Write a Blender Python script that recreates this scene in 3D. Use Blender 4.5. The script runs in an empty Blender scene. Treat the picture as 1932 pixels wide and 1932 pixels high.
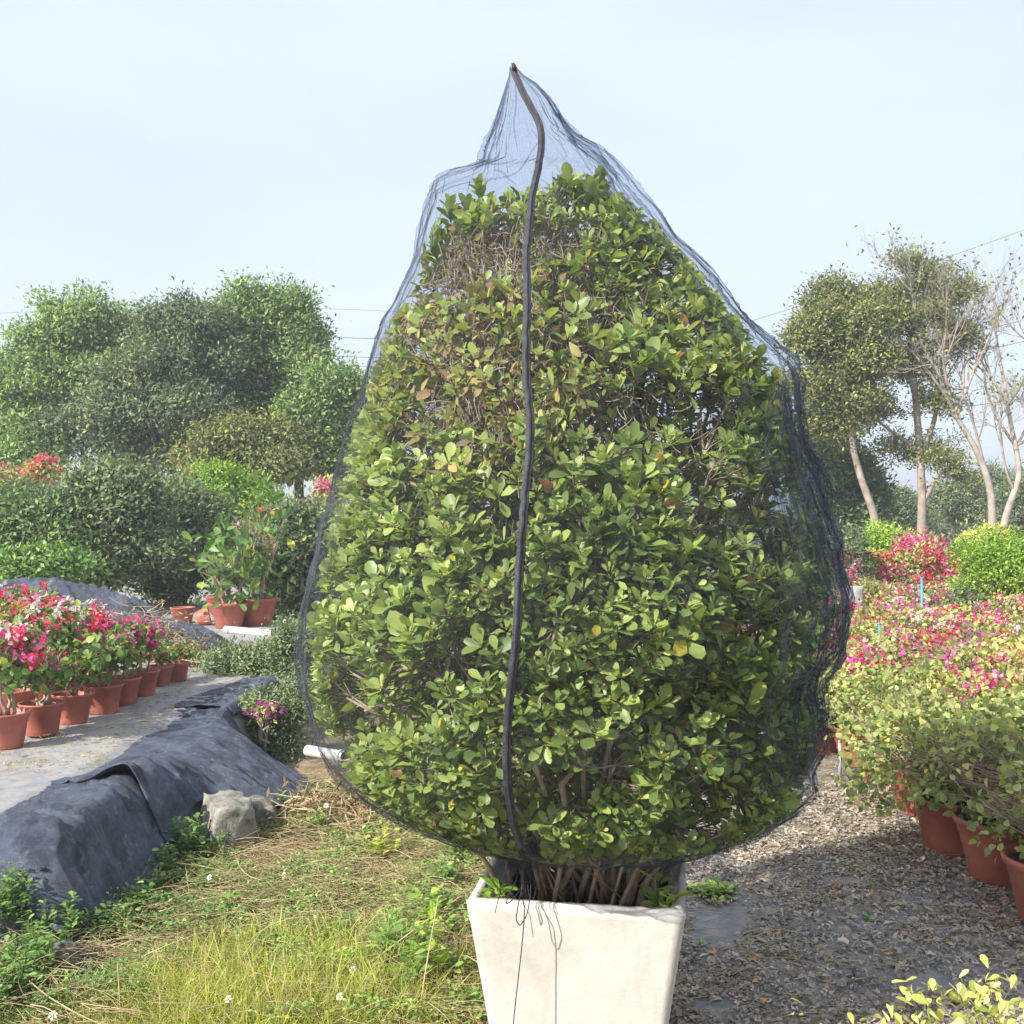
import bpy, math, random
import numpy as np
from mathutils import Vector
from mathutils.bvhtree import BVHTree
random.seed(7)
rng = np.random.default_rng(11)
scene = bpy.context.scene
C = scene.collection
W0 = 1932.0; CAMH = 1.62; HZ = 1000.0
R = math.radians

# ------------------------------------------------------------------ camera
cam_d = bpy.data.cameras.new('camera'); cam = bpy.data.objects.new('camera', cam_d); C.objects.link(cam)
cam_d.sensor_width = 36; cam_d.lens = 36.0
cam_d.clip_start = 0.05; cam_d.clip_end = 2000
cam.location = (0, 0, CAMH); cam.rotation_euler = (R(90), 0, 0)
cam_d.shift_y = (HZ - W0/2) / W0
scene.camera = cam
# ------------------------------------------------------------------ light
SUN_EL = 36.0
SUN_AZ = 229.0            # compass bearing of the sun: clockwise from +Y (the view direction)
world = bpy.data.worlds.new("World"); scene.world = world; world.use_nodes = True
nt = world.node_tree; nt.nodes.clear()
wo = nt.nodes.new('ShaderNodeOutputWorld'); bg = nt.nodes.new('ShaderNodeBackground')
sky = nt.nodes.new('ShaderNodeTexSky'); sky.sky_type = 'NISHITA'; sky.sun_disc = False
sky.sun_elevation = R(SUN_EL); sky.sun_rotation = R(SUN_AZ)
sky.air_density = 1.0; sky.dust_density = 3.0; sky.ozone_density = 1.6; sky.altitude = 0
mixw = nt.nodes.new('ShaderNodeMix'); mixw.data_type = 'RGBA'
wtc = nt.nodes.new('ShaderNodeTexCoord'); wmp = nt.nodes.new('ShaderNodeMapping'); wmp.inputs['Scale'].default_value = (1.6, 1.6, 5.0)
nt.links.new(wtc.outputs['Generated'], wmp.inputs['Vector']); wno = nt.nodes.new('ShaderNodeTexNoise'); wno.inputs['Scale'].default_value = 1.3; wno.inputs['Detail'].default_value = 5
nt.links.new(wmp.outputs[0], wno.inputs['Vector']); wmr = nt.nodes.new('ShaderNodeMapRange'); wmr.inputs[1].default_value = .38; wmr.inputs[2].default_value = .68
wmr.inputs[3].default_value = .60; wmr.inputs[4].default_value = .70; nt.links.new(wno.outputs['Fac'], wmr.inputs[0]); nt.links.new(wmr.outputs[0], mixw.inputs['Factor'])
mixw.inputs['B'].default_value = (6.25, 6.85, 8.0, 1)      # thin high haze over the whole sky
nt.links.new(sky.outputs[0], mixw.inputs['A'])
nt.links.new(mixw.outputs['Result'], bg.inputs['Color'])
bg.inputs['Strength'].default_value = 0.10
nt.links.new(bg.outputs[0], wo.inputs['Surface'])
sun_d = bpy.data.lights.new('sun', 'SUN'); sun = bpy.data.objects.new('sun', sun_d); C.objects.link(sun)
sun_d.energy = 5.0; sun_d.angle = R(0.6); sun_d.color = (1.0, 0.95, 0.87)
a, e = R(SUN_AZ), R(SUN_EL)
to_sun = Vector((math.sin(a)*math.cos(e), math.cos(a)*math.cos(e), math.sin(e)))
sun.rotation_euler = to_sun.to_track_quat('Z', 'Y').to_euler()
scene.view_settings.view_transform = 'Standard'; scene.view_settings.look = 'None'
scene.view_settings.gamma = 1.0; scene.view_settings.exposure = 0.85
scene.render.engine = 'CYCLES'
scene.cycles.transparent_max_bounces = 24
scene.cycles.max_bounces = 6; scene.cycles.diffuse_bounces = 3; scene.cycles.transmission_bounces = 4

# ------------------------------------------------------------------ helpers
def P(u, v, d):
    return np.array([(u-W0/2)/W0*d, d, CAMH-(v-HZ)/W0*d])
def dground(v, z=0.0):
    return (CAMH-z)*W0/(v-HZ)
def G(u, v, z=0.0):
    return P(u, v, dground(v, z))

def _h(ix, iy, iz, s):
    n = (ix*374761393 + iy*668265263 + iz*2147483647 + s*974634777) & 0xffffffff
    n = ((n ^ (n >> 13)) * 1274126177) & 0xffffffff
    n = (n ^ (n >> 16)) & 0xffffffff
    return n / 4294967295.0
def vnoise(Pn, s=0):
    Pn = np.asarray(Pn, float); i = np.floor(Pn).astype(np.int64); f = Pn-i; f = f*f*(3-2*f)
    r = 0
    for a_ in (0, 1):
        for b_ in (0, 1):
            for c_ in (0, 1):
                w = (f[..., 0] if a_ else 1-f[..., 0])*(f[..., 1] if b_ else 1-f[..., 1])*(f[..., 2] if c_ else 1-f[..., 2])
                r = r + w*_h(i[..., 0]+a_, i[..., 1]+b_, i[..., 2]+c_, s)
    return r
def fnoise(Pn, s=0, o=3):
    r = 0; a_ = 1; t = 0
    for k in range(o):
        r = r + a_*vnoise(np.asarray(Pn)*(2**k), s+k); t += a_; a_ *= .5
    return r/t

def tag(o, label=None, cat=None, group=None, kind=None):
    if label: o['label'] = label
    if cat: o['category'] = cat
    if group: o['group'] = group
    if kind: o['kind'] = kind
    return o
def empty(name, loc=(0, 0, 0), rz=0.0):
    o = bpy.data.objects.new(name, None); C.objects.link(o); o.location = loc; o.rotation_euler = (0, 0, rz)
    o.empty_display_size = 0.1
    return o
def copy_tree(o, parent=None):
    c = o.copy(); C.objects.link(c)
    if parent is not None:
        c.parent = parent
    for ch in list(o.children):
        copy_tree(ch, c)
    return c

class MB:
    """collects vertices and faces; build() links them as ONE mesh object"""
    def __init__(s): s.V = []; s.F = []; s.T = []; s.n = 0
    def add(s, V, F, t=0.5):
        V = np.asarray(V, float).reshape(-1, 3)
        Fs = F if isinstance(F, list) else [F]
        for f in Fs:
            f = np.asarray(f, np.int64)
            if f.size == 0: continue
            s.F.append(f+s.n)
            s.T.append(np.full(len(f), t) if np.isscalar(t) else np.asarray(t, float))
        s.V.append(V); s.n += len(V)
    def build(s, name, mat, parent=None, loc=None, smooth=True):
        V = np.concatenate(s.V); 
        if loc is not None: V = V-np.asarray(loc)
        me = bpy.data.meshes.new(name)
        nl = sum(f.size for f in s.F); nf = sum(len(f) for f in s.F)
        me.vertices.add(len(V)); me.vertices.foreach_set('co', V.astype(np.float32).ravel())
        me.loops.add(nl); me.polygons.add(nf)
        me.loops.foreach_set('vertex_index', np.concatenate([f.ravel() for f in s.F]).astype(np.int32))
        sizes = np.concatenate([np.full(len(f), f.shape[1]) for f in s.F])
        st = np.zeros(nf, np.int32); st[1:] = np.cumsum(sizes)[:-1]
        me.polygons.foreach_set('loop_start', st)
        me.update(calc_edges=True)
        at = me.attributes.new('tint', 'FLOAT', 'FACE')
        at.data.foreach_set('value', np.concatenate(s.T).astype(np.float32))
        if smooth: me.polygons.foreach_set('use_smooth', np.ones(nf, bool))
        me.validate()
        o = bpy.data.objects.new(name, me); C.objects.link(o)
        me.materials.append(mat)
        if parent is not None: o.parent = parent
        if parent is None and loc is not None: o.location = tuple(loc)
        return o

def nrm(a_): 
    a_ = np.asarray(a_, float); return a_/np.maximum(np.linalg.norm(a_, axis=-1, keepdims=True), 1e-9)
def rdir(n, g=None):
    v = (g or rng).normal(size=(n, 3)); return nrm(v)

def tube(mb, pts, r, sides=6, t=0.5, cap=True):
    pts = np.asarray(pts, float); n = len(pts)
    r = np.broadcast_to(np.asarray(r, float), (n,))
    T = nrm(np.gradient(pts, axis=0))
    ref = np.array([0.31, 0.17, 0.93]); 
    if abs(T.mean(0) @ ref) > 0.9*np.linalg.norm(T.mean(0)): ref = np.array([0.95, 0.2, 0.1])
    A = nrm(np.cross(T, ref)); B = np.cross(T, A)
    an = np.arange(sides)*2*math.pi/sides
    V = pts[:, None, :]+r[:, None, None]*(A[:, None, :]*np.cos(an)[None, :, None]+B[:, None, :]*np.sin(an)[None, :, None])
    V = V.reshape(-1, 3)
    i = np.arange(n-1)[:, None]*sides; j = np.arange(sides)[None, :]; j2 = (j+1) % sides
    F = np.stack([i+j, i+j2, i+sides+j2, i+sides+j], -1).reshape(-1, 4)
    fs = [F]
    if cap and sides > 3:
        fs += [np.arange(sides)[None, ::-1], (np.arange(sides)+(n-1)*sides)[None, :]]
    mb.add(V, fs, t)
def tubes3(mb, A0, A1, r0, r1, t=0.5, bow=None, seg=3):
    """many thin three-sided twigs at once, from A0 to A1"""
    A0 = np.asarray(A0); A1 = np.asarray(A1); n = len(A0)
    if n == 0: return
    r0 = np.broadcast_to(r0, (n,)); r1 = np.broadcast_to(r1, (n,))
    s = np.linspace(0, 1, seg+1)
    if bow is None: bow = rdir(n)*0.12*np.linalg.norm(A1-A0, axis=1)[:, None]
    pts = A0[:, None]*(1-s)[None, :, None]+A1[:, None]*s[None, :, None]+bow[:, None]*(4*s*(1-s))[None, :, None]
    T = nrm(A1-A0); A = nrm(np.cross(T, np.array([.3, .2, .93]))); B = np.cross(T, A)
    an = np.arange(3)*2*math.pi/3
    off = A[:, None]*np.cos(an)[None, :, None]+B[:, None]*np.sin(an)[None, :, None]
    rr = r0[:, None]*(1-s)[None]+r1[:, None]*s[None]
    V = pts[:, :, None, :]+rr[:, :, None, None]*off[:, None]
    m = (seg+1)*3
    base = []
    for k in range(seg):
        for j in range(3):
            base.append([k*3+j, k*3+(j+1) % 3, (k+1)*3+(j+1) % 3, (k+1)*3+j])
    F = (np.array(base)[None]+(np.arange(n)*m)[:, None, None]).reshape(-1, 4)
    tt = np.repeat(np.broadcast_to(t, (n,)), len(base))
    mb.add(V.reshape(-1, 3), F, tt)

LEAF_FINE = (np.array([[0, 0, 0], [0, .5, 0], [0, 1, 0], [-.24, .28, .06], [-.5, .62, .13], [-.33, .9, .09],
                       [.24, .28, .06], [.5, .62, .13], [.33, .9, .09]]),
             np.array([[0, 1, 4, 3], [1, 2, 5, 4], [0, 6, 7, 1], [1, 7, 8, 2]]))
LEAF_HEART = (np.array([[0, 0, 0], [0, .5, -.03], [0, 1, -.1], [-.42, .1, .05], [-.5, .42, .1], [-.26, .76, .0],
                       [.42, .1, .05], [.5, .42, .1], [.26, .76, .0]]),
             np.array([[0, 1, 4, 3], [1, 2, 5, 4], [0, 6, 7, 1], [1, 7, 8, 2]]))
LEAF_MID = (np.array([[0, 0, 0], [-.5, .55, .1], [0, 1, -.08], [.5, .55, .1], [0, .5, -.02]]),
            np.array([[0, 4, 2, 1], [0, 3, 2, 4]]))
LEAF_LIT = (np.array([[-.35, 0, .1], [.35, .05, .0], [.5, .55, .22], [.1, 1, .05], [-.4, .6, .3], [0, .5, 0]]),
            np.array([[0, 1, 2, 5], [5, 2, 3, 4], [0, 5, 4, 4]])[:2])
def leaves(mb, Pn, D, N, L, Wd, t, tpl=LEAF_MID, bend=0.12):
    """Pn base points, D along-leaf direction, N approximate leaf normal"""
    n = len(Pn)
    if n == 0: return
    D = nrm(D); X = nrm(np.cross(D, N)); Nn = np.cross(X, D)
    tv, tf = tpl
    L = np.broadcast_to(L, (n,)); Wd = np.broadcast_to(Wd, (n,))
    y = tv[:, 1]; x = tv[:, 0]; z = tv[:, 2]
    V = (Pn[:, None]+X[:, None]*(x[None, :]*Wd[:, None])[..., None]+D[:, None]*(y[None, :]*L[:, None])[..., None]
         + Nn[:, None]*((z[None, :]*Wd[:, None])-(bend*y**2)[None, :]*L[:, None])[..., None])
    F = (tf[None]+(np.arange(n)*len(tv))[:, None, None]).reshape(-1, tf.shape[1])
    mb.add(V.reshape(-1, 3), F, np.repeat(np.broadcast_to(t, (n,)), len(tf)))

# ------------------------------------------------------------------ materials
def mat(name):
    m = bpy.data.materials.new(name); m.use_nodes = True; n = m.node_tree; n.nodes.clear()
    out = n.nodes.new('ShaderNodeOutputMaterial'); return m, n, out
def ramp(n, fac, stops):
    r = n.nodes.new('ShaderNodeValToRGB'); els = r.color_ramp.elements
    while len(els) < len(stops): els.new(0.5)
    for el, (p, c) in zip(els, stops): el.position = p; el.color = (*c, 1)
    n.links.new(fac, r.inputs[0]); return r.outputs[0]
def noise_node(n, scale, detail=4, rough=0.55, vec=None, dist=0.0):
    t = n.nodes.new('ShaderNodeTexNoise'); t.inputs['Scale'].default_value = scale
    t.inputs['Detail'].default_value = detail; t.inputs['Roughness'].default_value = rough; t.inputs['Distortion'].default_value = dist
    if vec is not None: n.links.new(vec, t.inputs['Vector'])
    return t
def leaf_mat(name, stops, rough=0.45, trans=0.35, gloss=0.5, tcol=(1.15, 1.25, 0.55)):
    m, n, out = mat(name)
    at = n.nodes.new('ShaderNodeAttribute'); at.attribute_name = 'tint'
    col = ramp(n, at.outputs['Fac'], stops)
    geo = n.nodes.new('ShaderNodeNewGeometry')
    no = noise_node(n, 9, 2, vec=geo.outputs['Position'])
    hv = n.nodes.new('ShaderNodeHueSaturation'); n.links.new(col, hv.inputs['Color'])
    mr = n.nodes.new('ShaderNodeMapRange'); mr.inputs[1].default_value = .3; mr.inputs[2].default_value = .7
    mr.inputs[3].default_value = .82; mr.inputs[4].default_value = 1.2
    n.links.new(no.outputs['Fac'], mr.inputs[0]); n.links.new(mr.outputs[0], hv.inputs['Value'])
    p = n.nodes.new('ShaderNodeBsdfPrincipled'); n.links.new(hv.outputs[0], p.inputs['Base Color'])
    p.inputs['Roughness'].default_value = rough; p.inputs['Specular IOR Level'].default_value = gloss
    tr = n.nodes.new('ShaderNodeBsdfTranslucent')
    mul = n.nodes.new('ShaderNodeMix'); mul.data_type = 'RGBA'; mul.blend_type = 'MULTIPLY'; mul.inputs['Factor'].default_value = 1
    n.links.new(hv.outputs[0], mul.inputs['A']); mul.inputs['B'].default_value = (*tcol, 1)
    n.links.new(mul.outputs['Result'], tr.inputs['Color'])
    mx = n.nodes.new('ShaderNodeMixShader'); mx.inputs[0].default_value = trans
    n.links.new(p.outputs[0], mx.inputs[1]); n.links.new(tr.outputs[0], mx.inputs[2]); n.links.new(mx.outputs[0], out.inputs['Surface'])
    return m
def plain(name, c1, c2, scale=8, rough=0.8, bump=0.3, bscale=40, spec=0.3, detail=6, mid=(.35, .65), metal=0, bdist=.01):
    m, n, out = mat(name)
    geo = n.nodes.new('ShaderNodeTexCoord')
    no = noise_node(n, scale, detail, .6, geo.outputs['Object'])
    col = ramp(n, no.outputs['Fac'], [(mid[0], c1), (mid[1], c2)])
    p = n.nodes.new('ShaderNodeBsdfPrincipled'); n.links.new(col, p.inputs['Base Color'])
    p.inputs['Roughness'].default_value = rough; p.inputs['Specular IOR Level'].default_value = spec; p.inputs['Metallic'].default_value = metal
    b = n.nodes.new('ShaderNodeBump'); b.inputs['Strength'].default_value = bump; b.inputs['Distance'].default_value = bdist
    n2 = noise_node(n, bscale, 5, .6, geo.outputs['Object']); n.links.new(n2.outputs['Fac'], b.inputs['Height'])
    n.links.new(b.outputs[0], p.inputs['Normal']); n.links.new(p.outputs[0], out.inputs['Surface'])
    m['col'] = 1
    return m

M = {}
M['shrub_leaf'] = leaf_mat('shrub_leaf', [(0, (.075, .120, .036)), (.30, (.20, .29, .075)), (.55, (.43, .52, .13)), (.80, (.66, .70, .23)), (.90, (.60, .50, .06)), (1, (.30, .16, .06))], .42, .38, .5, (1.15, 1.15, .5))
M['dry_leaf'] = leaf_mat('dry_leaf', [(0, (.16, .19, .05)), (.4, (.42, .38, .12)), (.75, (.42, .29, .13)), (1, (.20, .13, .09))], .7, .25, .2)
M['tree_leaf'] = leaf_mat('tree_leaf', [(0, (.05, .085, .045)), (.45, (.10, .165, .075)), (.8, (.18, .27, .095)), (1, (.30, .36, .11))], .55, .3, .3)
M['tree_leaf_bright'] = leaf_mat('tree_leaf_bright', [(0, (.055, .10, .045)), (.45, (.14, .22, .08)), (.8, (.30, .42, .14)), (1, (.44, .52, .18))], .5, .35, .3)
M['tree_leaf_grey'] = leaf_mat('tree_leaf_grey', [(0, (.065, .095, .065)), (.45, (.13, .175, .105)), (.8, (.20, .26, .13)), (1, (.33, .36, .15))], .6, .3, .25)
M['tree_leaf_olive'] = leaf_mat('tree_leaf_olive', [(0, (.06, .085, .04)), (.4, (.13, .165, .06)), (.75, (.26, .28, .09)), (1, (.42, .38, .12))], .55, .3, .3)
M['feather_leaf'] = leaf_mat('feather_leaf', [(0, (.09, .12, .08)), (.45, (.19, .25, .15)), (.8, (.30, .37, .20)), (1, (.42, .44, .22))], .6, .35, .2)
M['pot_leaf'] = leaf_mat('pot_leaf', [(0, (.05, .10, .03)), (.45, (.12, .22, .06)), (.8, (.25, .37, .10)), (1, (.48, .46, .06))], .45, .35, .35)
M['olive_leaf'] = leaf_mat('olive_leaf', [(0, (.10, .14, .05)), (.45, (.29, .34, .12)), (.8, (.50, .52, .18)), (1, (.64, .58, .20))], .5, .35, .3)
M['yellow_leaf'] = leaf_mat('yellow_leaf', [(0, (.17, .19, .07)), (.45, (.42, .41, .13)), (.8, (.64, .58, .20)), (1, (.70, .42, .24))], .5, .35, .3)
M['lime_leaf'] = leaf_mat('lime_leaf', [(0, (.10, .18, .03)), (.45, (.24, .40, .05)), (.8, (.45, .58, .10)), (1, (.66, .68, .22))], .45, .4, .35)
M['pale_leaf'] = leaf_mat('pale_leaf', [(0, (.24, .30, .07)), (.5, (.55, .56, .15)), (1, (.76, .72, .34))], .5, .35, .3)
M['magenta'] = leaf_mat('magenta_bract', [(0, (.58, .05, .17)), (.5, (.76, .10, .35)), (.85, (.82, .20, .50)), (1, (.86, .48, .56))], .6, .45, .2, (1.1, .8, 1))
M['purple'] = leaf_mat('purple_bract', [(0, (.42, .02, .33)), (.6, (.62, .06, .52)), (1, (.80, .30, .65))], .6, .45, .2, (1.1, .8, 1))
M['red'] = leaf_mat('red_bract', [(0, (.58, .03, .07)), (.55, (.78, .07, .14)), (.85, (.82, .16, .28)), (1, (.85, .40, .30))], .6, .45, .2, (1.1, .8, .9))
M['orange'] = leaf_mat('orange_bract', [(0, (.60, .10, .05)), (.6, (.80, .25, .10)), (1, (.85, .45, .25))], .6, .45, .2, (1.1, .8, .9))
M['white'] = leaf_mat('white_bract', [(0, (.75, .62, .55)), (.6, (.82, .78, .70)), (1, (.80, .45, .50))], .6, .4, .2, (1, 1, .9))
M['twig'] = plain('twig_bark', (.22, .16, .11), (.46, .37, .28), 14, .85, .4, 60, .2)
M['dead_twig'] = plain('dead_twig_bark', (.13, .085, .06), (.27, .19, .13), 14, .9, .4, 60, .15)
M['bark'] = plain('bark', (.20, .165, .135), (.36, .31, .26), 5, .9, .6, 18, .15)
M['dark_bark'] = plain('dark_bark', (.05, .045, .035), (.11, .09, .07), 5, .9, .6, 18, .15)
M['bare_bark'] = plain('bare_bark', (.24, .21, .18), (.42, .37, .32), 5, .9, .4, 18, .15)
M['straw'] = leaf_mat('straw', [(0, (.18, .125, .07)), (.5, (.41, .31, .17)), (1, (.66, .55, .33))], .8, .12, .2, (1, .95, .8))
M['grass'] = leaf_mat('grass', [(0, (.10, .15, .03)), (.4, (.26, .34, .06)), (.7, (.50, .54, .10)), (.88, (.60, .52, .18)), (1, (.58, .47, .28))], .5, .4, .3)
M['weed'] = leaf_mat('weed', [(0, (.06, .12, .035)), (.5, (.15, .26, .07)), (.85, (.28, .42, .10)), (1, (.46, .55, .14))], .45, .3, .4)
M['litter'] = leaf_mat('litter', [(0, (.17, .14, .11)), (.35, (.32, .27, .21)), (.75, (.50, .43, .35)), (.93, (.66, .58, .47)), (1, (.60, .32, .12))], .8, .12, .2, (1, .95, .8))

def planter_mat():
    m, n, out = mat('limewashed_concrete')
    tc = n.nodes.new('ShaderNodeTexCoord')
    n1 = noise_node(n, 2.6, 6, .65, tc.outputs['Object'], .4)
    col = ramp(n, n1.outputs['Fac'], [(.34, (.41, .385, .34)), (.44, (.475, .455, .415)), (.62, (.51, .495, .46))])
    mp = n.nodes.new('ShaderNodeMapping'); mp.inputs['Scale'].default_value = (14, 14, 2.0); n.links.new(tc.outputs['Object'], mp.inputs['Vector'])
    n2 = noise_node(n, 1.0, 5, .6, mp.outputs[0])
    st = ramp(n, n2.outputs['Fac'], [(.30, (.66, .60, .52)), (.48, (1, 1, 1))])
    mu = n.nodes.new('ShaderNodeMix'); mu.data_type = 'RGBA'; mu.blend_type = 'MULTIPLY'; mu.inputs['Factor'].default_value = .30
    n.links.new(col, mu.inputs['A']); n.links.new(st, mu.inputs['B'])
    # chipped patches near the rim
    n3 = noise_node(n, 11, 4, .5, tc.outputs['Object'], .6)
    sx = n.nodes.new('ShaderNodeSeparateXYZ'); n.links.new(tc.outputs['Object'], sx.inputs[0])
    mr = n.nodes.new('ShaderNodeMapRange'); mr.inputs[1].default_value = .48; mr.inputs[2].default_value = .585
    mr.inputs[3].default_value = -.10; mr.inputs[4].default_value = .06; n.links.new(sx.outputs[2], mr.inputs[0])
    ad = n.nodes.new('ShaderNodeMath'); ad.operation = 'ADD'; n.links.new(n3.outputs['Fac'], ad.inputs[0]); n.links.new(mr.outputs[0], ad.inputs[1])
    chip = ramp(n, ad.outputs[0], [(.655, (0, 0, 0)), (.67, (1, 1, 1))])
    mc = n.nodes.new('ShaderNodeMix'); mc.data_type = 'RGBA'; n.links.new(chip, mc.inputs['Factor'])
    n.links.new(mu.outputs['Result'], mc.inputs['A']); mc.inputs['B'].default_value = (.50, .45, .38, 1)
    # small dirt specks
    n4 = noise_node(n, 55, 3, .6, tc.outputs['Object']); sp = ramp(n, n4.outputs['Fac'], [(.71, (0, 0, 0)), (.76, (1, 1, 1))])
    ms = n.nodes.new('ShaderNodeMix'); ms.data_type = 'RGBA'; n.links.new(sp, ms.inputs['Factor'])
    n.links.new(mc.outputs['Result'], ms.inputs['A']); ms.inputs['B'].default_value = (.36, .29, .21, 1)
    # hairline cracks
    vo = n.nodes.new('ShaderNodeTexVoronoi'); vo.feature = 'DISTANCE_TO_EDGE'; vo.inputs['Scale'].default_value = 2.6
    wn = noise_node(n, 6, 4, .6, tc.outputs['Object']); va = n.nodes.new('ShaderNodeVectorMath'); va.operation = 'MULTIPLY_ADD'
    n.links.new(wn.outputs['Color'], va.inputs[0]); va.inputs[1].default_value = (.35, .35, .35); n.links.new(tc.outputs['Object'], va.inputs[2])
    n.links.new(va.outputs[0], vo.inputs['Vector'])
    cr = ramp(n, vo.outputs['Distance'], [(.0015, (1, 1, 1)), (.006, (0, 0, 0))])
    gate = noise_node(n, 3.1, 2, .5, tc.outputs['Object']); gt = ramp(n, gate.outputs['Fac'], [(.53, (0, 0, 0)), (.58, (.75, .75, .75))])
    mg = n.nodes.new('ShaderNodeMath'); mg.operation = 'MULTIPLY'; n.links.new(cr, mg.inputs[0]); n.links.new(gt, mg.inputs[1])
    mk = n.nodes.new('ShaderNodeMix'); mk.data_type = 'RGBA'; n.links.new(mg.outputs[0], mk.inputs['Factor'])
    n.links.new(ms.outputs['Result'], mk.inputs['A']); mk.inputs['B'].default_value = (.42, .36, .29, 1)
    p = n.nodes.new('ShaderNodeBsdfPrincipled'); n.links.new(mk.outputs['Result'], p.inputs['Base Color']); p.inputs['Roughness'].default_value = .8
    b = n.nodes.new('ShaderNodeBump'); b.inputs['Strength'].default_value = .6; b.inputs['Distance'].default_value = .006
    n5 = noise_node(n, 16, 8, .65, tc.outputs['Object']); n.links.new(n5.outputs['Fac'], b.inputs['Height'])
    n.links.new(b.outputs[0], p.inputs['Normal']); n.links.new(p.outputs[0], out.inputs['Surface'])
    return m
M['planter'] = planter_mat()
M['soil'] = plain('potting_soil', (.035, .025, .018), (.10, .07, .05), 30, .95, .8, 60, .1)

def cloth_mat(name, dark, light, dust, dustamt=.5, wscale=900, shine=.45, bst=.5, bds=.003):
    m, n, out = mat(name)
    tc = n.nodes.new('ShaderNodeTexCoord')
    n1 = noise_node(n, 7, 9, .78, tc.outputs['Object'], .3)
    c = ramp(n, n1.outputs['Fac'], [(.40, dark), (.60, light)])
    n2 = noise_node(n, 13, 8, .75, tc.outputs['Object']); f = ramp(n, n2.outputs['Fac'], [(dustamt, (0, 0, 0)), (dustamt+.22, (1, 1, 1))])
    mx = n.nodes.new('ShaderNodeMix'); mx.data_type = 'RGBA'; n.links.new(f, mx.inputs['Factor']); n.links.new(c, mx.inputs['A']); mx.inputs['B'].default_value = (*dust, 1)
    p = n.nodes.new('ShaderNodeBsdfPrincipled'); n.links.new(mx.outputs['Result'], p.inputs['Base Color'])
    p.inputs['Roughness'].default_value = shine; p.inputs['Specular IOR Level'].default_value = .5
    w1 = n.nodes.new('ShaderNodeTexWave'); w1.inputs['Scale'].default_value = wscale/6.28; w1.bands_direction = 'X'; n.links.new(tc.outputs['Object'], w1.inputs['Vector'])
    w2 = n.nodes.new('ShaderNodeTexWave'); w2.inputs['Scale'].default_value = wscale/6.28; w2.bands_direction = 'Y'; n.links.new(tc.outputs['Object'], w2.inputs['Vector'])
    a1 = n.nodes.new('ShaderNodeMath'); a1.operation = 'ADD'; n.links.new(w1.outputs['Fac'], a1.inputs[0]); n.links.new(w2.outputs['Fac'], a1.inputs[1])
    n3 = noise_node(n, 34, 9, .78, tc.outputs['Object'], .8); a2 = n.nodes.new('ShaderNodeMath'); a2.operation = 'MULTIPLY_ADD'
    n.links.new(n3.outputs['Fac'], a2.inputs[0]); a2.inputs[1].default_value = 6; n.links.new(a1.outputs[0], a2.inputs[2])
    b = n.nodes.new('ShaderNodeBump'); b.inputs['Strength'].default_value = bst; b.inputs['Distance'].default_value = bds
    n.links.new(a2.outputs[0], b.inputs['Height']); n.links.new(b.outputs[0], p.inputs['Normal'])
    n.links.new(p.outputs[0], out.inputs['Surface'])
    return m
M['fabric'] = cloth_mat('weed_fabric', (.032, .042, .068), (.115, .142, .205), (.36, .36, .37), .55, shine=.6, bst=.7, bds=.005)
M['path_fabric'] = cloth_mat('path_fabric', (.14, .145, .16), (.25, .25, .26), (.33, .29, .24), .44, shine=.7)
M['bed_top'] = cloth_mat('bed_top', (.22, .235, .265), (.36, .37, .39), (.40, .35, .27), .43, shine=.8)
M['ground'] = plain('ground', (.16, .125, .085), (.34, .27, .18), 5, .95, .8, 30, .1, mid=(.35, .7))
M['terracotta'] = plain('terracotta_plastic', (.30, .085, .062), (.47, .155, .11), 4, .5, .15, 30, .4)
M['terracotta_dusty'] = plain('dusty_terracotta_plastic', (.38, .12, .08), (.56, .24, .16), 7, .6, .2, 30, .35)
M['concrete'] = plain('concrete', (.13, .125, .105), (.31, .295, .25), 16, .9, .8, 45, .2)
M['pvc'] = plain('pvc_pipe', (.42, .40, .36), (.62, .60, .55), 6, .45, .1, 20, .5)
M['cable'] = plain('cable_sheath', (.06, .07, .08), (.10, .11, .12), 3, .6, .1, 20, .4)
M['cord'] = plain('black_cord', (.012, .012, .016), (.03, .03, .04), 30, .6, .4, 200, .4)
M['zip'] = plain('zip_tape', (.012, .013, .018), (.04, .042, .055), 60, .5, .5, 220, .5)
M['blue_paint'] = plain('blue_painted_metal', (.04, .20, .38), (.10, .32, .48), 9, .5, .1, 20, .4)
M['grey_metal'] = plain('grey_metal', (.30, .30, .30), (.45, .44, .42), 9, .6, .1, 20, .4)
M['green_plastic'] = plain('green_plastic', (.03, .35, .20), (.06, .45, .28), 9, .5, .1, 20, .4)
M['white_bag'] = plain('white_bag', (.26, .25, .23), (.44, .42, .39), 9, .8, .5, 20, .2)
M['daisy'] = plain('daisy_petal', (.78, .78, .74), (.85, .85, .82), 9, .6, .1, 20, .2)
M['daisy_eye'] = plain('daisy_eye', (.70, .42, .03), (.80, .55, .05), 90, .7, .1, 20, .2)
M['rock'] = plain('rock', (.10, .095, .08), (.26, .24, .20), 18, .9, .8, 40, .2)

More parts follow.
